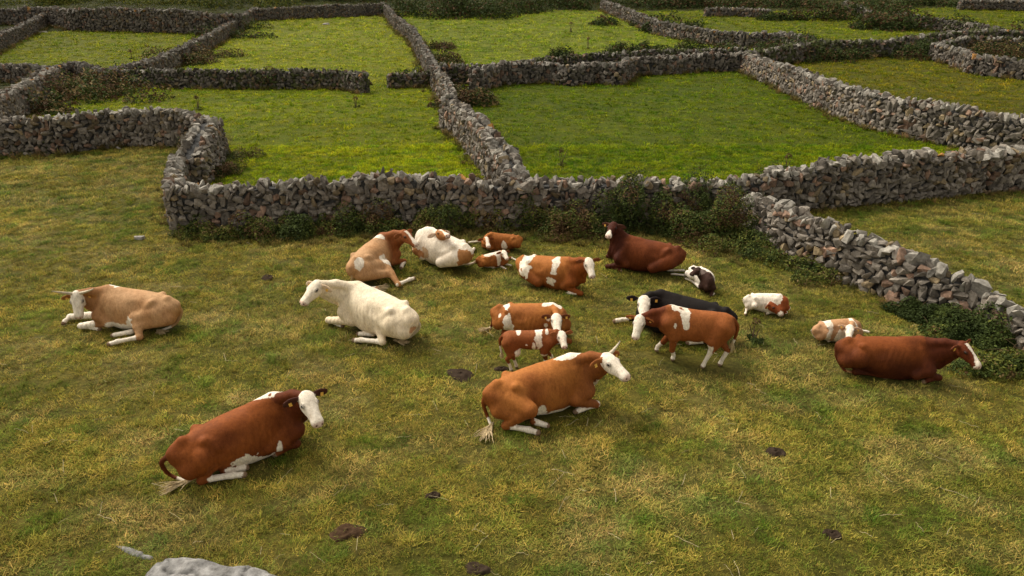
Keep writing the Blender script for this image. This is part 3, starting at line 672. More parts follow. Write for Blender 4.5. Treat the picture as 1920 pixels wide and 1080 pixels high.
def standing(name, label, cat, Tp, Wp, k, poll, nose, coat, hoofs, polh, up=0., tailp=None, seed=1, group=None, ear=(.16, -.05), head_k=.75, noseh='near', tagc=True, extra=None, tuft_len=.25):
    """k = withers height in metres"""
    T = at(*Tp, .93*k); W = at(*Wp, 1.0*k); M = (T+W)/2; X, Y = frame(T, W, -M[:2])
    print('%s k=%.2f fit=%.2f yaw=%.0f' % (label[:30], k, math.hypot(*(W-T)[:2])/.95, math.degrees(math.atan2(X[1], X[0]))))
    O = np.array([M[0], M[1], 0.]); O[2] = float(ground_z(O[0], O[1])); loc = lambda x, y, z: O+X*x*k+Y*y*k+np.array([0, 0, z*k])
    root = empty(name, O); tag(root, label, cat, group); B = Body()
    B.loft(O, np.array([X, Y, (0, 0, 1)]), [(a*k, b*k, c*k, (d+up)*k) for a, b, c, d in STAND], .05*k, 'trunk', taper=.06, ex=2.2)
    hf = [at(*p, .02*k) for p in hoofs]         # near hind, far hind, near fore, far fore
    for i, (sg, t) in enumerate(((1, 'hindL'), (-1, 'hindR'))):
        f = hf[i]; f = np.array([f[0], f[1], float(ground_z(f[0], f[1]))+.03*k]); hock = f-X*.07*k+np.array([0, 0, .27*k]); sti = loc(-.27, sg*.13, .50)
        B.cone(loc(-.40, sg*.08, .74), sti, .15*k, .10*k, .07*k, 'thigh'); B.cone(loc(-.48, sg*.07, .68), (sti+hock)/2-X*.03*k, .11*k, .065*k, .06*k, 'thigh')
        B.chain([sti, (sti+hock)/2-X*.02*k, hock], [.095*k, .065*k, .043*k], .03*k, 'thigh', krest=.02*k)
        B.chain([hock, f-X*.005*k+np.array([0, 0, .09*k]), f+X*.01*k+np.array([0, 0, .03*k]), f+X*.02*k], [.042*k, .030*k, .034*k, .040*k], .02*k, t, krest=.01*k)
    for i, (sg, t) in enumerate(((1, 'foreL'), (-1, 'foreR'))):
        f = hf[2+i]; f = np.array([f[0], f[1], float(ground_z(f[0], f[1]))+.03*k]); el = loc(.34, sg*.12, .50); kn = el*.42+f*.58+X*.02*k
        B.cone(loc(.44, sg*.10, .74), el, .13*k, .085*k, .07*k, 'trunk')
        B.chain([el, kn], [.075*k, .043*k], .03*k, t+'U'); B.chain([kn, f+np.array([0, 0, .09*k]), f+np.array([0, 0, .02*k])+X*.01*k], [.042*k, .030*k, .038*k], .02*k, t, krest=.01*k)
    P = at(*poll, polh); Nn = nose_at(P, nose[0], nose[1], .53*head_k, noseh == 'far'); D = nrm(Nn-P); la = nrm(np.cross(D, (0, 0, 1))); Uh = np.cross(la, D); nl = P+D*.055*head_k-Uh*.135*head_k
    c0 = loc(.46, 0, .76); flat = nrm(np.cross(nl-c0, (0, 0, 1)))
    B.chain([c0, (c0+nl)/2+X*.02, nl], [.17*k, .13*k, .105*head_k], .07*k, 'neck', flat, .7, krest=.04*k)
    B.chain([loc(.42, 0, .93), (loc(.5, 0, .93)+P)/2, P-Uh*.09*head_k], [.06*k, .05*k, .045*head_k], .05*k, 'neck', krest=.04*k)
    hd = head(B, root, P, Nn, head_k, coat, ear, tagc=tagc)
    if tailp: tail(B, root, [loc(-.54, 0, .86), loc(-.62, 0, .74), loc(-.61, 0, .56), loc(-.58, .02, .42)], k*.8, np.array([0, 0, -1.]), tuft_len, seed=seed, spread=.18)
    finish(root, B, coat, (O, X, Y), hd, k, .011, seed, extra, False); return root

def srgb(r, g, b): return tuple(((v/255+.055)/1.055)**2.4 if v > 10 else v/255/12.92 for v in (r, g, b))
HERD = 'cattle resting in the pasture'
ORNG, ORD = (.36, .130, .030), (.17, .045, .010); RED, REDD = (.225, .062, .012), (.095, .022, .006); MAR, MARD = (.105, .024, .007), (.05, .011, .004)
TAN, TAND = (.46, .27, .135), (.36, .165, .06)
a_ = lambda **k: k
lying('cow', 'tan cow with two horns and a white face looking straight at the viewer', 'cow', (325, 567), (206, 538), .93, (141, 549), (144, 600),
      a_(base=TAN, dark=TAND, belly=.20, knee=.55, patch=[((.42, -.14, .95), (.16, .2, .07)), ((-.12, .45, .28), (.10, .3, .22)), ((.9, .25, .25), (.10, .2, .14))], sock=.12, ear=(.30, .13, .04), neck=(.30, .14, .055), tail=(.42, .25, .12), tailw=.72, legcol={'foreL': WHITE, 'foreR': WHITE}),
      hind=((255, 596), (262, 632), (205, 645)), hind2=((247, 622), (211, 629)), fore=('px', (152, 611), (187, 617)), fore2=('px', (131, 594), (119, 606)),
      tailp=[(340, 585, .38), (328, 608, .12), (298, 621, .04)], tuftd=(325, 632), horn={1: (97, 546, 1.12), -1: (176, 541, 1.10)}, ear=(.16, -.13), polh=.92, seed=11, group=HERD)
lying('cow', 'cream white cow without horns lying in profile with its head raised to the left', 'cow', (772, 593), (673, 533), 1.0, (594, 526), (563, 566),
      a_(base=(.78, .67, .50), dark=(.70, .57, .39), ear=(.60, .45, .30), belly=None, sock=.05, face=(.74, .65, .51), nose=(.45, .25, .18), tail=(.60, .52, .40), tailw=2, patch=[((-.98, .10, .40), (.05, .10, .09), (.48, .27, .15))]),
      hind=((709, 600), (717, 641), (664, 638)), hind2=((700, 626), (672, 626)), fore=('px', (616, 600), (642, 611)), fore2=('fold', .9),
      tailp=[(786, 612, .36), (770, 630, .12), (745, 640, .04)], tuftd=(770, 648), ear=(.16, -.10), polh=1.12, seed=12, group=HERD)
lying('cow', 'tan cow with white flank patches lying with its rump to the viewer, head turned right', 'cow', (668, 492), (709, 444), .92, (757, 431), (784, 457),
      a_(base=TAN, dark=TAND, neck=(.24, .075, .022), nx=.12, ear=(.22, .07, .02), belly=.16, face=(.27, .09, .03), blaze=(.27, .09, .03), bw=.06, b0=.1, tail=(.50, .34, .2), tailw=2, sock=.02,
         patch=[((-.82, .13, .66), (.13, .12, .12)), ((-.12, .42, .42), (.13, .2, .30)), ((.33, -.1, .9), (.10, .2, .1))]),
      hind=((721, 497), (747, 533), (776, 522)), hind2=((706, 541), (690, 541)), fore=('px', (758, 490), (752, 503)), tailp=[(661, 515, .40), (663, 535, .05), (700, 541, .04)], tuftd=(757, 540), tuft_len=.45,
      polh=1.12, seed=13, group=HERD, tagc=False, roll=0)
lying('cow', 'white cow with tan rump and brown head, touched by the tan cow\'s muzzle', 'cow', (874, 468), (808, 430), .90, (822, 431), (840, 437),
      a_(base=(.78, .69, .56), dark=(.70, .61, .49), ear=(.55, .40, .28), belly=None, face=(.36, .15, .05), top=(.36, .15, .05), blaze=(.36, .15, .05), bw=.05, tail=(.60, .50, .38), tailw=2, sock=.05,
         patch=[((-.92, .15, .42), (.22, .25, .26), TAND), ((.35, .42, .38), (.14, .3, .20), (.50, .34, .2)), ((.62, .30, .30), (.2, .2, .16), TAND)]),
      hind=None, hind2=((880, 478), (889, 466)), fore=('px', (788, 464), (776, 466)), tailp=[(871, 492, .22), (880, 495, .06), (892, 491, .04)], tuft_len=.18, polh=1.0, noseh='near', seed=14, group=HERD, tagc=False)
lying('cow', 'brown cow with white shoulder stripe and white face lying mid field, head right', 'cow', (976, 488), (1062, 482), .82, (1104, 484), (1113, 518),
      a_(base=ORNG, dark=ORD, neck=RED, ear=(.20, .06, .02), belly=None, tail=ORD, sock=.3,
         patch=[((-.62, .1, .72), (.16, .8, .42)), ((.22, .2, .70), (.10, .6, .28)), ((.16, .45, .32), (.16, .2, .14))]),
      hind=None, fore=('fold', .98), fore2=('px', (1078, 529), (1060, 532)), ear=(.16, .0), polh=1.12, seed=15, group=HERD, tagc=False)
lying('cow', 'dark red cow lying beneath the brambles at the back, looking away left', 'cow', (1272, 470), (1188, 444), .88, (1151, 416), (1139, 441),
      a_(base=(.150, .038, .010), dark=MARD, neck=MARD, ear=(.06, .02, .01), face=MARD, blaze=MARD, bw=.05, b0=.6, belly=None, sock=2., tail=MAR), fore2=('px', (1140, 480), (1160, 482)), polh=1.28, seed=16, group=HERD, tagc=1, fat=.95)
lying('cow', 'black cow with a white face and an outstretched foreleg lying behind the standing brown calf', 'cow', (1370, 590), (1246, 547), .94, (1208, 555), (1208, 597),
      a_(base=(.010, .0065, .005), dark=(.006, .0045, .004), ear=(.015, .01, .01), belly=None, sock=.3, nose=(.3, .2, .16), tail=(.02, .015, .01)),
      hind=((1300, 610), (1330, 640), (1290, 643)), fore=('px', (1189, 597), (1152, 602)), polh=1.0, ear=(.16, .02), seed=17, group=HERD)
lying('cow', 'brown cow with white haunch and pale crown, head bowed, lying behind the small spotted calf', 'cow', (946, 583), (1014, 569), .78, (1043, 588), (1046, 622),
      a_(base=ORNG, dark=ORD, ear=(.12, .035, .012), belly=None, sock=.1, tail=MAR, tailw=.8,
         patch=[((-.52, .42, .36), (.12, .3, .45)), ((-.62, 0, .86), (.10, .25, .10)), ((-.74, .3, .7), (.06, .2, .12)), ((.42, .0, .92), (.16, .12, .08)), ((.62, .0, .88), (.16, .14, .12)), ((.46, .3, .66), (.05, .2, .05)), ((.4, .35, .5), (.04, .2, .05))]),
      hind=((955, 596), (945, 624), (962, 614)), tailp=[(924, 600, .3), (920, 614, .06), (914, 618, .04)], tuftd=(898, 622), polh=.98, ear=(.16, .0), seed=18, group=HERD)
lying('cow', 'large orange brown cow with one raised horn lying at the front centre', 'cow', (922, 729), (1064, 669), .98, (1137, 662), (1181, 704),
      a_(base=ORNG, dark=ORD, belly=.13, bx=.8, neck=(.22, .072, .02), ear=(.24, .08, .02), tail=ORD, tailw=.78, sock=.12, cheek=None,
         patch=[((.50, 0, .96), (.30, .10, .08)), ((-.16, .45, .18), (.12, .3, .20)), ((1.0, .1, .42), (.10, .2, .22)), ((.98, .3, .14), (.10, .12, .10))]),
      hind=((992, 768), (948, 798), (1008, 811)), hind2=((1000, 790), (1026, 798)), fore=('px', (1118, 758), (1079, 772), (1078, 750)), tailp=[(906, 755, .42), (913, 778, .15), (921, 798, .05)], tuftd=(893, 840), tuft_len=.5,
      horn={-1: (1163, 639, 1.22)}, polh=1.12, ear=(.16, -.06), seed=19, group=HERD, fat=.93)
lying('cow', 'deep red brown cow with a white face lying alone at the lower left, facing right', 'cow', (322, 841), (508, 741), .97, (573, 735), (600, 794),
      a_(base=RED, dark=REDD, dk=-.03, neck=REDD, belly=.13, bx=.4, ear=(.06, .02, .012), tail=REDD, tailw=.8, sock={'hindL': .12, 'foreL': 2, 'hindR': .02, 'foreR': 2},
         patch=[((.50, -.1, .96), (.30, .20, .08)), ((-.12, .45, .15), (.16, .3, .20)), ((.97, .05, .26), (.07, .16, .14)), ((.38, .40, .22), (.05, .2, .16))]),
      hind=((408, 852), (378, 900), (457, 890)), hind2=((420, 884), (462, 877)), fore=('px', (556, 832), (516, 852), (500, 838)), tailp=[(303, 868, .40), (318, 890, .12), (352, 903, .04)], tuftd=(300, 922), tuft_len=.45, polh=1.10, seed=20, group=HERD, fat=.92)
lying('cow', 'dark red cow with a white blaze lying by the brambles at the right, facing right', 'cow', (1580, 644), (1722, 632), .86, (1808, 641), (1846, 690),
      a_(base=(.185, .050, .011), dark=MARD, dk=.04, neck=(.075, .017, .006), belly=None, ear=(.13, .035, .012), face=MARD, blaze=MAR, bw=.07, b0=.08, tail=MAR, tailw=2, sock=2.,
         patch=[((-.25, .52, .16), (.14, .25, .07))]),
      hind=((1665, 662), (1604, 697), (1660, 706)), fore=('px', (1760, 708), (1732, 716), (1722, 696)), tailp=[(1568, 666, .35), (1580, 690, .10), (1590, 697, .05)], tuft_len=.2, tuftmat=M_TUFTR, polh=1.02, ear=(.16, .0), seed=21, group=HERD, fat=.9)

CALF = 'calves of the herd'
lying('calf', 'small brown calf lying at the back under the brambles with its head tucked down', 'calf', (973, 447), (925, 437), .52, (911, 444), (917, 461),
      a_(base=ORNG, dark=ORD, ear=ORD, belly=.10, sock=.05, legcol={'foreL': WHITE, 'foreR': WHITE}, patch=[((-.1, .42, .35), (.14, .3, .3))], tail=ORD, blaze=ORNG, face=ORNG, bw=.12, b0=.0),
      hind=((950, 450), (960, 459), (936, 457)), fore=('px', (905, 461), (925, 463)), fore2=('px', (903, 452), (877, 455)), polh=.95, seed=31, group=CALF, tagc=False, head_k=.62)
lying('calf', 'brown and white patched calf sprawled on its side between two grown cows', 'calf', (902, 484), (932, 472), .42, (944, 469), (952, 484),
      a_(base=ORNG, dark=ORD, ear=ORD, belly=.12, sock=.02, face=WHITE, cheek=ORD, tail=ORD, patch=[((.1, 0, .85), (.5, .25, .25)), ((.25, .3, .6), (.14, .5, .5))], legcol={'hindL': WHITE, 'foreL': WHITE}),
      hind=((920, 490), (929, 495), (950, 505)), hind2=((908, 495), (927, 503)), fore=('px', (938, 494), (960, 498)), fore2=('px', (958, 483), (970, 489)), polh=1.25, seed=32, group=CALF, tagc=False, head_k=.52)
lying('calf', 'black and white calf curled up asleep behind the black cow', 'calf', (1304, 499), (1336, 514), .50, (1311, 501), (1296, 511),
      a_(base=(.80, .73, .63), dark=(.62, .56, .5), ear=(.03, .015, .01), face=(.04, .018, .012), neck=None if False else (.05, .02, .014), belly=None, sock=.1, nose=(.05, .03, .02), tail=WHITE, patch=[((.62, .25, .3), (.42, .42, .50), (.04, .018, .012))]),
      hind=((1290, 512), (1285, 516), (1258, 514)), hind2=((1282, 507), (1250, 507)), fore=('px', (1300, 528), (1285, 522)), bend=.8, near=(-1, -.4), polh=1.05, seed=33, group=CALF, tagc=False, head_k=.60)
lying('calf', 'white calf with a red brown neck patch curled up beyond the black cow\'s rump', 'calf', (1402, 555), (1456, 551), .47, (1446, 565), (1472, 589),
      a_(base=(.80, .71, .59), dark=(.74, .65, .53), ear=(.22, .06, .02), face=(.24, .06, .018), muz=.72, belly=None, sock=2, tail=WHITE, patch=[((.72, .0, .6), (.30, .6, .45), (.24, .06, .018))]),
      hind=((1415, 572), (1400, 580), (1397, 590)), fore=('px', (1452, 584), (1436, 589)), fore2=('px', (1474, 586), (1460, 590)), polh=.68, bend=.5, seed=34, group=CALF, head_k=.66, tagc=1, fat=.95)
lying('calf', 'pale tan and white calf curled up right behind the red cow lying at the right', 'calf', (1530, 613), (1590, 597), .50, (1595, 609), (1592, 632),
      a_(base=(.44, .25, .13), dark=(.40, .21, .10), ear=(.5, .32, .2), belly=.12, sock=.0, tail=(.6, .5, .4), tailw=2, patch=[((-.42, 0, .7), (.16, .8, .8)), ((.1, .45, .3), (.3, .2, .35)), ((.42, -.1, .75), (.08, .6, .5))]),
      hind=((1552, 622), (1554, 638), (1577, 634)), fore2=('px', (1612, 619), (1630, 623)), fore=('px', (1602, 632), (1590, 636)), tailp=[(1522, 620, .3), (1528, 632, .05), (1540, 636, .04)], tuft_len=.1, polh=1.1, bend=.45, seed=35, group=CALF, head_k=.60)
standing('calf', 'big brown calf with white legs and shoulder stripe standing in front of the black cow', 'calf', (1359, 589), (1262, 573), 1.10, (1200, 592), (1189, 635),
      a_(base=(.27, .085, .022), dark=ORD, ear=(.30, .10, .03), neck=MAR, belly=.43, sock={'hindL': -1, 'hindR': -1, 'foreL': -1, 'foreR': -1}, tail=ORD, tailw=.8, cheek=None,
         patch=[((.28, .0, 1.02), (.17, .5, .07)), ((.20, .0, .88), (.06, .5, .12)), ((.17, .0, .77), (.035, .5, .11)), ((.34, .2, .74), (.025, .2, .06))]),
      [(1320, 688), (1352, 684), (1262, 676), (1232, 659)], polh=.86, up=-.03, tailp=1, seed=41, group=CALF, head_k=.80, ear=(.12, -.08))
standing('calf', 'small brown and white spotted calf standing behind the large orange brown cow', 'calf', (956, 621), (1026, 617), .80, (1053, 621), (1060, 650),
      a_(base=(.23, .07, .02), dark=ORD, ear=(.26, .09, .03), belly=.50, sock=.35, tail=ORD, tailw=.6,
         patch=[((.22, .0, .82), (.07, .5, .26)), ((.12, .2, .66), (.04, .3, .10)), ((.40, .1, .97), (.03, .3, .06)), ((-.22, .0, .95), (.04, .2, .05)), ((-.2, .2, .5), (.10, .2, .12)), ((-.05, .2, .72), (.03, .2, .03))]),
      [(957, 694), (967, 688), (1022, 680), (1034, 674)], polh=.80, up=.10, tailp=1, seed=42, group=CALF, head_k=.60, ear=(.16, .02), tagc=False)

# ------------------------------------------------------------------ brambles, banks and ivy
def leaf_mass(blobs, n, size, cols, rng, up=.4):
    """leaf-sized faces through the volume of a few overlapping mounds; blobs (x,y,z,rx,ry,rz)"""
    bl = np.array(blobs); wgt = bl[:, 3]*bl[:, 4]; idx = rng.choice(len(bl), n, p=wgt/wgt.sum())
    d = rng.normal(size=(n, 3)); d /= np.linalg.norm(d, axis=1)[:, None]; d[:, 2] = np.abs(d[:, 2])*1.0-.12
    r = 1-np.abs(rng.normal(0, .16, n)); c = bl[idx, :3]+d*bl[idx, 3:]*r[:, None]
    nn = fbm(c[:, 0]*2.2, c[:, 1]*2.2, c[:, 2]*2.2, seed=5, o=2); c = c+d*((nn-.42)*1.3)[:, None]*bl[idx, 3:].mean(1)[:, None]
    keep = (nn > .36) | (rng.random(n) < .5); c, d, nn = c[keep], d[keep], nn[keep]; n = len(c)
    g = ground_z(c[:, 0], c[:, 1]); c[:, 2] = np.maximum(c[:, 2], g+rng.uniform(.02, .12, n))
    nr = d*.8+rng.normal(0, .6, (n, 3)); nr[:, 2] += up; nr /= np.linalg.norm(nr, axis=1)[:, None]
    a = np.cross(nr, rng.normal(size=(n, 3))); a /= np.linalg.norm(a, axis=1)[:, None]; b = np.cross(nr, a)
    s = (size*rng.uniform(.55, 1.35, n))[:, None]
    V = np.stack([c-a*s, c+b*s*.55+nr*s*.12, c+a*s, c-b*s*.55+nr*s*.12], 1).reshape(-1, 3)
    F = np.arange(4*n).reshape(n, 4)
    q = np.clip(fbm(c[:, 0]*1.6+9, c[:, 1]*1.6, c[:, 2]*1.6, seed=15, o=3)*2.2-.6+rng.normal(0, .16, n), 0, .999); cc = np.array(cols)[(q*len(cols)).astype(int)]*rng.uniform(.7, 1.3, (n, 1)); col = np.repeat(cc, 4, 0)
    return V, F, col
G_DK, G_MD, G_YE, G_BR, G_DRY = (.034, .048, .012), (.058, .078, .018), (.12, .13, .025), (.09, .052, .024), (.20, .14, .06)
def stems(blobs, n, L, rng, r=.006):
    Vs, Fs, off = [], [], 0
    for i in range(n):
        b = blobs[rng.integers(len(blobs))]; a = rng.uniform(0, 6.28); rr = rng.uniform(.2, .9)
        x, y = b[0]+b[3]*rr*math.cos(a), b[1]+b[4]*rr*math.sin(a); z = b[2]+b[5]*(1-rr*rr)*.8
        z = max(z, float(ground_z(x, y))+.05); p = np.array([x, y, z]); d = nrm(rng.normal(0, 1, 3)+np.array([math.cos(a), math.sin(a), 1.1])); P = [p]
        for j in range(5): d = nrm(d+np.array([0, 0, -.28])+rng.normal(0, .12, 3)); p = p+d*L*rng.uniform(.5, 1.2)/5; P.append(p)
        v, f = tube_mesh(P, np.linspace(r, r*.35, 6), 4); Vs.append(v); Fs.append(f+off); off += len(v)
    return np.concatenate(Vs), np.concatenate(Fs)
def bush(name, label, spots, size, n, cols, cat='bramble', group='brambles and scrub along the stone walls', st=18, seed=0, wide=1.6, back=.35, dy=0, hk=1.15):
    """spots: photo points of the foot of each mound with height and radius in metres"""
    rng = np.random.default_rng(1000+seed); bl = []
    for px, py, h, r in spots:
        p = at(px, py+dy)
        for q in range(5):
            o = rng.normal(0, .5, 2)*r; x, y = p[0]+o[0]*wide, p[1]+r*back+o[1]*.6; bl.append((x, y, float(ground_z(x, y)), r*rng.uniform(.4, .85), r*rng.uniform(.35, .65), h*hk*rng.uniform(.35, 1.08)))
        V, F, col = leaf_mass(bl, n, size, cols, rng)
    V2, F2 = stems(bl, st, max(.5, size*12), rng, .005 if size < .05 else .012)
    o = mesh_obj(name, V, F, M_LEAF, None, col=col) if False else mesh_obj(name, np.concatenate([V, V2]), [F, F2+len(V)], M_LEAF, None, col=np.concatenate([col, np.tile(np.array([[.13, .085, .045]]), (len(V2), 1))])); tag(o, label, cat, group)
B1 = [G_DK, G_DK, G_MD, G_MD, G_MD, G_YE, G_BR]; B2 = [G_DK, G_MD, G_MD, G_YE, G_YE, G_DRY, G_BR]; B3 = [G_BR, G_BR, G_DK, G_DRY, G_MD]; B4 = [G_DK, G_DK, G_DK, G_MD, G_BR]
near = [
 ('low bramble spilling from the left corner of the front wall', [(372, 425, .35, .45), (410, 428, .4, .5)], 4200, B2),
 ('dark bramble patch against the front wall, left of the tan cow', [(465, 428, 0.59, .5), (515, 432, 0.65, .55)], 5500, B1),
 ('taller bramble mound left of the tan cow\'s head with a brown dry side', [(570, 420, 0.81, .6), (620, 424, 0.85, .6)], 7000, B1),
 ('bramble under the front wall directly above the tan cow', [(680, 416, 0.72, .6), (735, 414, 0.72, .6)], 6500, B1),
 ('bramble behind the white cow under the front wall', [(795, 418, 0.65, .55), (850, 412, 0.78, .6)], 6000, B2),
 ('leafy bramble behind the small brown calf at the back', [(905, 410, .75, .6), (955, 410, .8, .6)], 7000, B2),
 ('bramble with rusty dry stalks right of the small brown calf', [(1010, 412, .55, .6), (1065, 420, .6, .6)], 7000, B3+B2),
 ('bramble just left of the dark red cow\'s head', [(1105, 425, .65, .55), (1135, 415, .8, .5)], 5500, B1),
 ('highest bramble mound, reaching the wall top above the dark red cow', [(1190, 412, 1.15, .75), (1235, 412, 1.2, .7)], 10500, B1),
 ('broad dark bramble behind the dark red cow\'s rump', [(1290, 425, .8, .75), (1340, 432, .9, .75)], 9500, B1),
 ('bramble filling the corner where the slanting wall meets the front wall', [(1365, 405, 1.1, .7), (1395, 432, .95, .6)], 8500, B1),
 ('low yellowish bramble skirt beyond the black and white calf', [(1385, 470, .45, .7), (1440, 482, .45, .6)], 6500, B2),
 ('low scrub at the foot of the slanting wall, middle part', [(1500, 505, .35, .5), (1555, 525, .35, .5)], 5000, B2),
 ('bramble in the corner behind the slanting wall', [(1462, 362, .8, .5), (1490, 378, .75, .55), (1530, 388, .4, .5)], 7000, B1),
 ('bramble below the far end of the slanting wall, left of the red cow\'s head', [(1725, 600, .3, .4), (1775, 606, .4, .5)], 5000, B1),
 ('big dark bramble at the right edge above the red cow\'s head', [(1825, 630, .34, .55), (1893, 652, .42, .6)], 11000, B1),
 ('lowest bramble at the right edge in front of the red cow\'s muzzle', [(1895, 705, .35, .5), (1935, 690, .42, .5)], 6000, B2),
 ('bramble on the left edge below the grey wall', [(10, 272, .75, .9), (60, 275, .6, .8)], 5500, B1),
 ('scraggy brown bramble inside the left wall bend', [(395, 335, .55, .6), (385, 305, .7, .6)], 6000, B3),
 ('brown bramble at the foot of the bend beside the bright green field', [(430, 300, .35, .6), (415, 320, .4, .5)], 3500, B2),
]
for i, (l, sp, n, c) in enumerate(near): bush('bramble_bush', l, sp, .031, int(n*1.3), c, seed=i, back=.15 if i < 13 else .3, dy=18 if i < 11 else 12 if i == 17 else 0, hk=1.6 if 7 <= i <= 10 else 1.35)
mid = [
 ('brown overgrown bank at the left behind the grey wall', [(115, 195, 1.3, 2.0), (150, 180, 1.3, 2.2), (190, 170, 1.0, 2.0), (90, 212, .9, 1.3)], 14000, B3+[G_MD]),
 ('bush where the narrow central wall passes, on its right side', [(870, 190, .9, 1.2), (885, 200, .8, 1.0)], 5000, B3),
 ('dark bush hugging the left side of the central wall junction', [(770, 160, .8, 1.5), (805, 162, .9, 1.2)], 5000, B4),
 ('bush on the right of the central wall at its upper bend', [(830, 120, .9, 1.4), (810, 92, .7, 1.3)], 4000, B3),
 ('scrub beside the wall between the two upper left fields, lower clump', [(345, 122, 1.1, 1.8), (365, 112, 1.0, 1.6)], 5000, B3),
 ('scrub beside the wall between the two upper left fields, upper clump', [(415, 72, 1.2, 2.2), (445, 55, 1.4, 2.2)], 5000, B4),
 ('ivy and brush covering the right half of the straight wall behind the bright green field', [(480, 163, .95, 1.0), (540, 164, 1.0, 1.1), (600, 164, 1.0, 1.1), (655, 162, .9, .9)], 9000, B4+[G_BR]),
 ('low scrub in front of the bright lumpy wall', [(905, 152, .35, 1.0), (960, 155, .3, 1.2)], 2500, B2),
 ('dark ivy on the overgrown wall behind the lumpy wall, left part', [(1060, 112, .9, 1.3), (1150, 103, .9, 1.5)], 5000, B4),
 ('dark ivy on the overgrown wall behind the lumpy wall, right part', [(1240, 99, .9, 1.5), (1340, 97, .9, 1.6)], 5000, B4),
 ('dark ivy heap behind the olive field, left part', [(1500, 112, 1.3, 2.2), (1570, 115, 1.6, 2.2)], 8000, B4),
 ('dark ivy heap behind the olive field, middle part', [(1640, 112, 1.8, 2.4), (1700, 108, 1.6, 2.2)], 8000, B4),
 ('brown scrub on the ivy bank at the far right', [(1810, 103, 1.0, 2.2), (1880, 105, 1.0, 2.6)], 5000, B3),
 ('brown weeds at the foot of the clean slanting wall', [(1480, 150, .4, 1.0), (1530, 172, .4, 1.0)], 2500, B3),
 ('twiggy bush at the right edge where two walls meet', [(1890, 268, .6, .8), (1925, 262, .7, .8)], 3500, B3),
]
for i, (l, sp, n, c) in enumerate(mid): bush('bramble_bush', l, sp, .085, n, c, seed=50+i, st=14)
far = [
 ('yellow green gorse along the top left skyline', [(60, 8, 1.6, 4), (180, 6, 1.8, 4), (300, 7, 1.6, 4)], 7000, [G_YE, G_MD, G_YE, (.14, .13, .02)]),
 ('yellowish scrub above the wall left of the top centre', [(400, 14, 1.8, 4), (480, 8, 2., 4)], 5000, [G_YE, G_MD, (.13, .12, .02), G_DK]),
 ('dark scrub at the top edge left of the central wall', [(560, 4, 1.8, 4), (650, 2, 1.8, 4)], 5000, B4),
 ('big dark scrub mass right of the central wall top', [(790, 36, 1.8, 3.4), (830, 30, 2.2, 4), (890, 28, 2.0, 4)], 9000, B4),
 ('dark scrub at top centre above the pale green field', [(950, 26, 1.8, 4), (1010, 18, 2., 4), (1080, 12, 2., 4)], 8000, B4+[G_MD]),
 ('dark scrub left of the layered ledge', [(1180, 8, 1.6, 4), (1260, 14, 1.8, 4)], 5500, B4),
 ('dark scrub around the layered ledge', [(1330, 14, 1.6, 3.6), (1420, 12, 1.6, 4), (1480, 14, 1.5, 4)], 7000, B4+[G_BR]),
 ('brown scrub along the wall at upper right, upper clump', [(1550, 38, 1.5, 3.2), (1620, 45, 1.4, 3.4)], 6000, B4+[G_BR]),
 ('brown scrub along the wall at upper right, lower clump', [(1680, 56, 1.2, 3.2), (1760, 58, 1.2, 3.2)], 6000, B4+[G_BR]),
 ('scrub below the far curving wall', [(1190, 48, .8, 2.2), (1250, 62, .8, 2.2)], 3500, B4),
 ('scrub on the top right hillside', [(1680, 12, 1.2, 3), (1760, 12, 1.2, 3), (1850, 16, 1., 3)], 5000, B4+[G_MD]),
 ('dark small shrub pair in the upper right meadow', [(1455, 38, .8, 1.2), (1490, 38, .7, 1.2)], 1500, B4),
]
for i, (l, sp, n, c) in enumerate(far): bush('scrub_bush', l, sp, .16, n, c, cat='shrub', seed=90+i, st=10, wide=2.4, hk=1.7)

# ------------------------------------------------------------------ grass (too many to count): clumps scattered by geometry nodes
def blade_clump(seed, n, h, spread, lean, w, straw=.2, nb=3):
    rng = np.random.default_rng(seed); V, F, C = [], [], []
    for i in range(n):
        a = rng.uniform(0, 6.283); r = spread*math.sqrt(rng.random()); x, y = r*math.cos(a), r*math.sin(a)
        da = rng.uniform(0, 6.283); dx, dy = math.cos(da), math.sin(da); H = h*rng.uniform(.5, 1.25); l = lean*rng.uniform(.3, 1.4)*H
        wx, wy = -dy*w/2*rng.uniform(.7, 1.3), dx*w/2; k = len(V)
        base = np.array((1.55, 1.32, 1.5)) if rng.random() < straw else (np.array((.62, .80, .55)) if rng.random() < .3 else np.array((1., 1., 1.)))
        base = base*rng.uniform(.75, 1.25)
        for j in range(nb):
            t = j/nb; z = H*(t-.35*lean*t*t); o = l*t*t; s = 1-.35*t
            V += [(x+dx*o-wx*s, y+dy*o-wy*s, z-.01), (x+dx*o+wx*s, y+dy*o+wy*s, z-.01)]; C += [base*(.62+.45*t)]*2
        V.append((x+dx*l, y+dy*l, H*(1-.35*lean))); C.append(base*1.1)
        for j in range(nb-1): F.append((k+2*j, k+2*j+1, k+2*j+3, k+2*j+2))
        F.append((k+2*nb-2, k+2*nb-1, k+2*nb, k+2*nb))
    V, C = np.array(V), np.array(C); T3 = [f[:3] for f in F if f[2] == f[3]]; Q = [f for f in F if f[2] != f[3]]
    return V, [np.array(Q), np.array(T3)], C
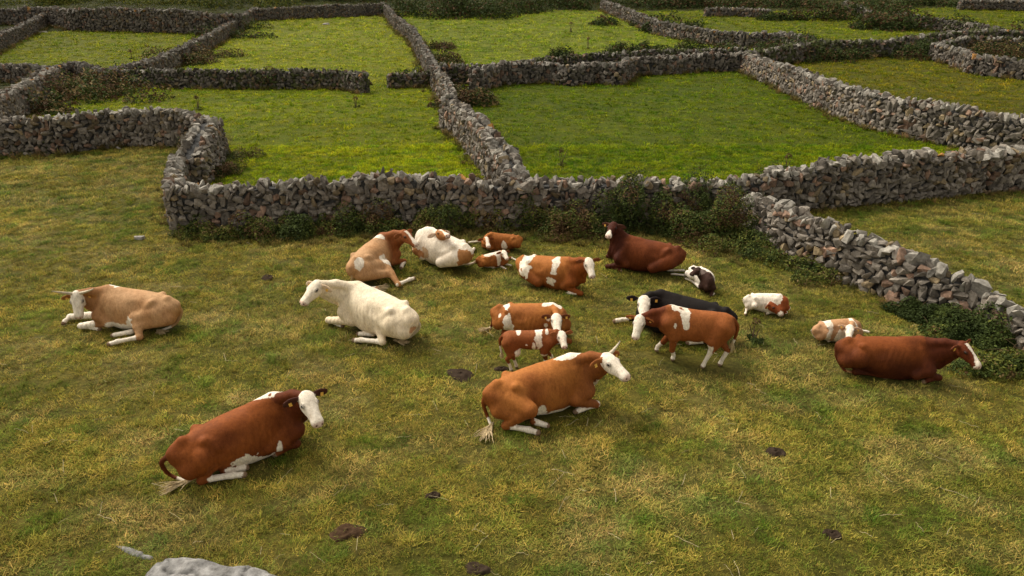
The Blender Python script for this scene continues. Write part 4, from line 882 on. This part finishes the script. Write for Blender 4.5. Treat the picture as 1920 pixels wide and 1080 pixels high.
def scatter(name, label, pts, tint, scl, variants, kinds):
    tpl = bpy.data.collections.new(name+'_templates')
    for i, v in enumerate(variants):
        o = mesh_obj('%s_tpl' % name, v[0], v[1], M_GRASS, col=v[2]); COL.objects.unlink(o); o.name = '%s_tpl_%02d' % (name, i); tpl.objects.link(o)
    me = bpy.data.meshes.new(name); me.vertices.add(len(pts)); me.vertices.foreach_set('co', pts.astype(np.float32).ravel())
    for nm, ty, dat in (('tint', 'FLOAT_VECTOR', tint), ('rz', 'FLOAT', RNG.uniform(0, 6.283, len(pts))), ('scl', 'FLOAT', scl)):
        a = me.attributes.new(nm, ty, 'POINT'); a.data.foreach_set('vector' if ty == 'FLOAT_VECTOR' else 'value', np.asarray(dat, np.float32).ravel())
    a = me.attributes.new('idx', 'INT', 'POINT'); a.data.foreach_set('value', kinds.astype(np.int32))
    o = bpy.data.objects.new(name, me); COL.objects.link(o); tag(o, label, kind='stuff')
    g = bpy.data.node_groups.new(name+'_scatter', 'GeometryNodeTree')
    g.interface.new_socket('Geometry', in_out='INPUT', socket_type='NodeSocketGeometry'); g.interface.new_socket('Geometry', in_out='OUTPUT', socket_type='NodeSocketGeometry')
    gi, go, ip, ci, cb = [g.nodes.new(x) for x in ('NodeGroupInput', 'NodeGroupOutput', 'GeometryNodeInstanceOnPoints', 'GeometryNodeCollectionInfo', 'ShaderNodeCombineXYZ')]
    ci.inputs['Collection'].default_value = tpl; ci.inputs['Separate Children'].default_value = True; ci.inputs['Reset Children'].default_value = True
    def na(n, t): x = g.nodes.new('GeometryNodeInputNamedAttribute'); x.data_type = t; x.inputs['Name'].default_value = n; return x.outputs['Attribute']
    g.links.new(gi.outputs[0], ip.inputs['Points']); g.links.new(ci.outputs[0], ip.inputs['Instance']); ip.inputs['Pick Instance'].default_value = True
    g.links.new(na('idx', 'INT'), ip.inputs['Instance Index']); g.links.new(na('rz', 'FLOAT'), cb.inputs[2]); g.links.new(cb.outputs[0], ip.inputs['Rotation'])
    g.links.new(na('scl', 'FLOAT'), ip.inputs['Scale']); g.links.new(ip.outputs[0], go.inputs[0])
    m = o.modifiers.new('scatter', 'NODES'); m.node_group = g; return o
def seg_dist(x, y, W):
    d = np.full(x.shape, 1e9)
    for i in range(len(W)-1):
        a, b = W[i], W[i+1]; ab = b-a; t = np.clip(((x-a[0])*ab[0]+(y-a[1])*ab[1])/(ab @ ab+1e-9), 0, 1); d = np.minimum(d, np.hypot(x-a[0]-t*ab[0], y-a[1]-t*ab[1]))
    return d
def clear_of(x, y, cows=True):
    k = np.ones(x.shape, bool)
    for W, h in WALL_LINES: k &= seg_dist(x, y, W) > h*.9
    if cows:
        for (O, X, Y), kk in CATTLE:
            lx, ly = (x-O[0])*X[0]+(y-O[1])*X[1], (x-O[0])*Y[0]+(y-O[1])*Y[1]; k &= ((lx/(.85*kk))**2+(ly/(.28*kk))**2) > 1
    return k
def band(y0, y1, dens, seed, margin=6.):
    rng = np.random.default_rng(seed); hw = lambda y: y*.80+margin; A = (hw(y0)+hw(y1))*(y1-y0); n = int(A*dens)
    y = np.sqrt(rng.uniform(y0*y0, y1*y1, n)); x = rng.uniform(-1, 1, n)*hw(y); return x, y
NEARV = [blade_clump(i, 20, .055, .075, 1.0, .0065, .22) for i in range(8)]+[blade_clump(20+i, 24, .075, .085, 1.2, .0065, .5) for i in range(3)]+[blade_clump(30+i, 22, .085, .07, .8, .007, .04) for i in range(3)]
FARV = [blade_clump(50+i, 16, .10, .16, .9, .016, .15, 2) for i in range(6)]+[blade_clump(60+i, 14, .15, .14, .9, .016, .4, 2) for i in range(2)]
for nm, lab, bands, V, sc in (
    ('grass', 'short grazed grass of the pasture, olive green mixed with straw yellow', [(4.5, 9, 230, 1), (9, 14, 170, 2), (14, 20, 110, 3), (20, 28, 62, 4)], NEARV, 1.0),
    ('field_grass', 'greener grass of the walled fields behind the cattle', [(28, 42, 15, 5), (42, 65, 7, 6), (65, 120, 2.6, 7)], FARV, 1.0)):
    xs, ys = [], []
    for b in bands: x, y = band(*b); xs.append(x); ys.append(y)
    x, y = np.concatenate(xs), np.concatenate(ys); k = clear_of(x, y); x, y = x[k], y[k]
    c = turf_colour(x, y); lum = c.sum(1); n1 = fbm(x/1.3, y/1.0, seed=61, o=2); rnd = RNG.random(len(x))
    nv = len(V); kinds = RNG.integers(0, 8 if nv > 8 else 6, len(x))
    if nv > 8:
        kinds = np.where((rnd < .25) & (n1 > .5), 8+RNG.integers(0, 3, len(x)), kinds); kinds = np.where((rnd > .8) & (n1 < .45), 11+RNG.integers(0, 3, len(x)), kinds)
    else: kinds = np.where(rnd < .12, 6+RNG.integers(0, 2, len(x)), kinds)
    scl = RNG.uniform(.65, 1.25, len(x))*(.75+.6*n1)*np.where(y > 42, 1.4, 1)*np.where(y > 65, 1.5, 1)
    if nv > 8: scl = scl*np.where(y > 14, 1.2, 1)*np.where(y > 20, 1.35, 1)
    c = c*RNG.uniform(.55, 1.5, (len(x), 1))*np.where(RNG.random((len(x), 1)) < .25, np.array([[.72, .88, .8]]), np.array([[1.08, 1.0, 1.0]]))*1.12
    dk = (fbm(x/.55, y/.4, seed=71, o=2) > .66)[:, None]; c = np.where(dk, c*np.array([[.55, .76, .6]]), c)
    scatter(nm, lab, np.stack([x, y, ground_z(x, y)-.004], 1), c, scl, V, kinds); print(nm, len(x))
# ranker grass at wall feet and dark tufts in the green fields
rng = np.random.default_rng(77); xs, ys, ts, ss = [], [], [], []
for W, h in WALL_LINES:
    for i in range(len(W)-1):
        a, b = W[i], W[i+1]; L = np.linalg.norm(b-a); D_ = min(abs(a[1]), 90); n = int(L*(26 if D_ < 26 else 9 if D_ < 45 else 5)); t = rng.random(n); nn = np.array([-(b-a)[1], (b-a)[0]])/L
        o = rng.choice([-1, 1], n)*(h+np.abs(rng.normal(.08, .22, n))); xs.append(a[0]+(b-a)[0]*t+nn[0]*o); ys.append(a[1]+(b-a)[1]*t+nn[1]*o); ts.append(np.array([(.12, .11, .03)])*rng.uniform(.4, 1.5, (n, 1))*np.where(rng.random((n, 1)) < .3, (1.6, 1.2, 1.6), (1, 1, 1))); ss.append(rng.uniform(.5, 1.15, n)*(1 if D_ < 26 else 1.7 if D_ < 45 else 2.4))
for y0, y1, n in ((4.5, 9, 80), (9, 20, 420), (20, 40, 900), (40, 90, 900)):
    x, y = band(y0, y1, 1, 99); q = rng.choice(len(x), min(n, len(x)), replace=False); x, y = x[q], y[q]; m = fbm(x/5, y/4, seed=88, o=2) > .5; x, y = x[m], y[m]
    xs.append(x); ys.append(y); ts.append(turf_colour(x, y)*np.array([[.62, .78, .7]])); ss.append(rng.uniform(.35, .8, len(x))*(1+y/45))
x, y, t, s = [np.concatenate(v) for v in (xs, ys, ts, ss)]; k = clear_of(x, y); x, y, t, s = x[k], y[k], t[k], s[k]
sk = [(px+dx, 452+dy_) for px in range(330, 1500, 9) for dx, dy_ in ((0, 0), (4, -14))]
x2, y2 = [], []
for px, py in sk:
    p = at(px+rng.normal(0, 6), py+rng.normal(-4, 9)+(30 if px > 1350 else 0)); m = rng.integers(2, 6); x2.append(p[0]+rng.normal(0, .12, m)); y2.append(p[1]+rng.normal(0, .2, m))
x2, y2 = np.concatenate(x2), np.concatenate(y2); k2 = clear_of(x2, y2); x2, y2 = x2[k2], y2[k2]
x, y, s = np.concatenate([x, x2]), np.concatenate([y, y2]), np.concatenate([s, rng.uniform(.5, 1.25, len(x2))]); t = np.concatenate([t, np.array([(.17, .14, .04)])*rng.uniform(.4, 1.5, (len(x2), 1))])
TALLV = [blade_clump(80+i, 34, .26, .10, .75, .010, .35, 3) for i in range(5)]
scatter('tall_grass', 'ranker uncut grass tufts at the wall feet and in the fields', np.stack([x, y, ground_z(x, y)-.01], 1), t, s*.75, TALLV, rng.integers(0, 5, len(x))); print('tall', len(x))

# ------------------------------------------------------------------ straw stalks lying on the grass
rng = np.random.default_rng(5); Vs, Fs, off = [], [], 0
for i in range(230):
    y = rng.uniform(4.8, 13) if i < 190 else rng.uniform(13, 20); x = rng.uniform(-1, 1)*(y*.75+1) ; a = rng.uniform(0, 6.28); L = rng.uniform(.10, .34); p = np.array([x, y, float(ground_z(x, y))+.045]); P = [p]
    for j in range(5): a += rng.normal(0, .07); q = P[-1]+np.array([math.cos(a), math.sin(a), 0])*L/5; q[2] = float(ground_z(q[0], q[1]))+rng.uniform(.04, .075); P.append(q)
    v, f = tube_mesh(P, np.full(6, rng.uniform(.0016, .0034)), 4); Vs.append(v); Fs.append(f+off); off += len(v)
tag(mesh_obj('dry_stalks', np.concatenate(Vs), np.concatenate(Fs), M_STRAW), 'loose straw coloured dry stalks lying all over the grass', kind='stuff')

# ------------------------------------------------------------------ cow pats, bare patches, rocks, dock plants
def pat(px, py, rx, ry, label, mat=M_DUNG, h=.05, seed=0, name='cow_pat'):
    c = at(px, py); rng = np.random.default_rng(seed); n, m = 26, 9; V, F = [], []; ph = rng.uniform(0, 6.28, 4)
    for i in range(m+1):
        for j in range(n):
            a = 2*math.pi*j/n; t = i/m; k = 1+.16*math.sin(2*a+ph[0])+.10*math.sin(3*a+ph[1])+.06*math.sin(5*a+ph[2])
            x, y = c[0]+rx*k*t*math.cos(a), c[1]+ry*k*t*math.sin(a)
            z = float(ground_z(x, y))+(h*.7*(1-t**4)+.012*math.sin(9*t+a*2+ph[3])+.014*(float(vnoise(x*14, y*14, seed=4))-.5) if t < .99 else -.02)+.02
            V.append((x, y, z))
    for i in range(m):
        for j in range(n): F.append((i*n+j, (i+1)*n+j, (i+1)*n+(j+1) % n, i*n+(j+1) % n))
    o = mesh_obj(name, np.array(V), np.array(F), mat, smooth=True); tag(o, label, 'cow pat' if name == 'cow_pat' else 'bare patch', 'cow pats on the grass')
pat(864, 704, .23, .20, 'large dark cow pat left of the orange brown cow\'s rump', seed=1, h=.06)
pat(1454, 850, .13, .13, 'round grey brown cow pat on open grass at the lower right', seed=2, h=.055)
pat(650, 1000, .22, .15, 'reddish brown trampled cow pat at the bottom left of centre', mat=M_SOIL, seed=3, h=.045)
pat(812, 931, .11, .06, 'small crumbling dark cow pat below the picture\'s centre', seed=4, h=.04)
pat(503, 522, .17, .12, 'dark cow pat far left of the tan and white cow', seed=5, h=.045)
pat(895, 1068, .16, .09, 'weedy dark cow pat at the very bottom edge', seed=6, h=.035)
pat(1560, 1003, .12, .07, 'small sunken dark cow pat in the lower right grass', seed=7, h=.035)
pat(940, 693, .12, .07, 'flat dark cow pat by the spotted calf\'s hind hooves', seed=8, h=.03)
def rock(pts_px, h, label, seed, depth=.5, sunk=.05, group='pale rocks in the grass', name='rock', res=.03):
    """a weathered slab whose outline on the ground follows the listed photo points"""
    P = np.array([at(a, b)[:2] for a, b in pts_px]); c = P.mean(0); xs = np.arange(P[:, 0].min(), P[:, 0].max()+res, res); ys = np.arange(P[:, 1].min(), P[:, 1].max()+res, res)
    X, Y = np.meshgrid(xs, ys); x, y = X.ravel(), Y.ravel(); ins = inpoly(x, y, P); Wd = np.vstack([P, P[:1]]); d = seg_dist(x, y, Wd)*np.where(ins, 1, -1)
    f = np.clip(d/.10, 0, 1); z = ground_z(x, y)+h*(1-(1-f)**2.4)*(.35+1.3*fbm(x/.35, y/.22, seed=seed, o=4))-.012*(np.abs(np.sin(6*(x*.4+y)+3*fbm(x, y, seed=seed+2)))<.12)
    q = fbm(x/.55+3, y/.30, seed=seed+8, o=3); z = z-.035*np.exp(-((q-.5)/.018)**2)-.02*np.exp(-((fbm(x/.2, y/.5, seed=seed+11, o=2)-.5)/.03)**2)
    z = np.where(d < 0, ground_z(x, y)-.15, z)
    nx, ny = len(xs), len(ys); i = (np.arange(ny-1)[:, None]*nx+np.arange(nx-1)[None]).ravel(); F = np.stack([i, i+1, i+1+nx, i+nx], 1); keep = (d[F] > -res*1.6).any(1)
    g = .21*(.35+1.3*fbm(x/.12, y/.12, seed=seed+5, o=4))*(1-.55*np.exp(-((q-.5)/.025)**2))*(1-.5*sstep(.55, .7, fbm(x/.3, y/.3, seed=seed+15, o=3))); col = np.stack([g*1.03, g, g*.96], 1)
    tag(mesh_obj(name, np.stack([x, y, z], 1), F[keep], M_STONE, col=col, smooth=True), label, 'rock', group)
rock([(270, 1085), (290, 1062), (318, 1050), (350, 1047), (385, 1052), (420, 1062), (445, 1066), (470, 1062), (500, 1072), (530, 1084), (560, 1110), (520, 1150), (400, 1180), (290, 1150), (262, 1110)], .10, 'pale grey weathered boulder cut off by the bottom left edge', 3)
rock([(210, 1021), (245, 1026), (275, 1037), (293, 1046), (284, 1052), (262, 1049), (235, 1038)], .05, 'thin sliver of pale rock just above the bottom left boulder', 9, res=.015)
for (px, py, r, lab) in ((182, 277, .30, 'pale rounded stone lying on the grass at the foot of the left wall'), (98, 278, .34, 'broken brownish stones slumped below the left wall'), (82, 62, .45, 'small pale rock in the upper left field'), (612, 47, .4, 'small pale rock in the pale green middle field'), (1700, 572, .28, 'pinkish flat stone fallen below the slanting wall'), (262, 448, .14, 'small half buried stone in the grass left of the front wall')):
    c = at(px, py); T = T_NEAR[int(px) % len(T_NEAR)]; v = T[0]*[r, r*.6, r*.42]+[c[0], c[1], c[2]+r*.2]
    g = np.full((len(v), 3), .26)*[1.05, .98, .9]; tag(mesh_obj('rock', v, T[1], M_STONE, col=g), lab, 'rock', 'pale rocks in the grass')
def dock(px, py, h, lab, seed):
    c = at(px, py); rng = np.random.default_rng(seed); Vs, Fs, off = [], [], 0
    root = empty('dock_plant', c); tag(root, lab, 'weed', 'dry weed stalks standing in the grass')
    for i in range(3):
        P = [c+np.array([0, 0, -.02])]; d = nrm(np.array([rng.normal(0, .15), rng.normal(0, .15), 1]))
        for j in range(5): P.append(P[-1]+d*h/5*rng.uniform(.7, 1.05)); d = nrm(d+rng.normal(0, .08, 3))
        v, f = tube_mesh(P, np.linspace(.010, .004, 6)*(1+c[1]/30), 4); Vs.append(v); Fs.append(f+off); off += len(v)
    tag(mesh_obj('stalk', np.concatenate(Vs), np.concatenate(Fs), M_STEM, root))
    V, F, col = leaf_mass([(c[0], c[1], c[2]+h*.75, .05*(1+c[1]/30), .05*(1+c[1]/30), h*.25)], 70, .02*(1+c[1]/40), [G_BR, G_BR, G_DRY], rng); mesh_obj('seed_head', V, F, M_LEAF, root, col=col)
    V, F, col = leaf_mass([(c[0], c[1], c[2], .16, .16, .10)], 60, .05, [G_MD, G_DK, G_YE], rng); mesh_obj('leaves', V, F, M_LEAF, root, col=col)
for i, (px, py, h, lab) in enumerate(((1053, 312, .7, 'thin brown weed stalk in the right green field just behind the front wall'), (1475, 318, .6, 'branching dead stalk sticking up behind the wall right of the corner'), (1602, 234, .6, 'dark weed in the right green field near the clean slanting wall'), (668, 202, .6, 'dark weed stalk in the bright green field below the ivy wall'), (372, 206, .8, 'weed stalk rising behind the left wall bend'), (1413, 640, .5, 'slim dark thistle in the grass below the white curled calf'), (247, 112, .8, 'weed in the upper left field by the climbing wall'), (1070, 60, 1.0, 'dark weed in the far pale field, nearest the top centre'), (1102, 92, 1.0, 'dark weed in the far pale field just behind the ivy wall'))):
    dock(px, py, h, lab, 200+i)
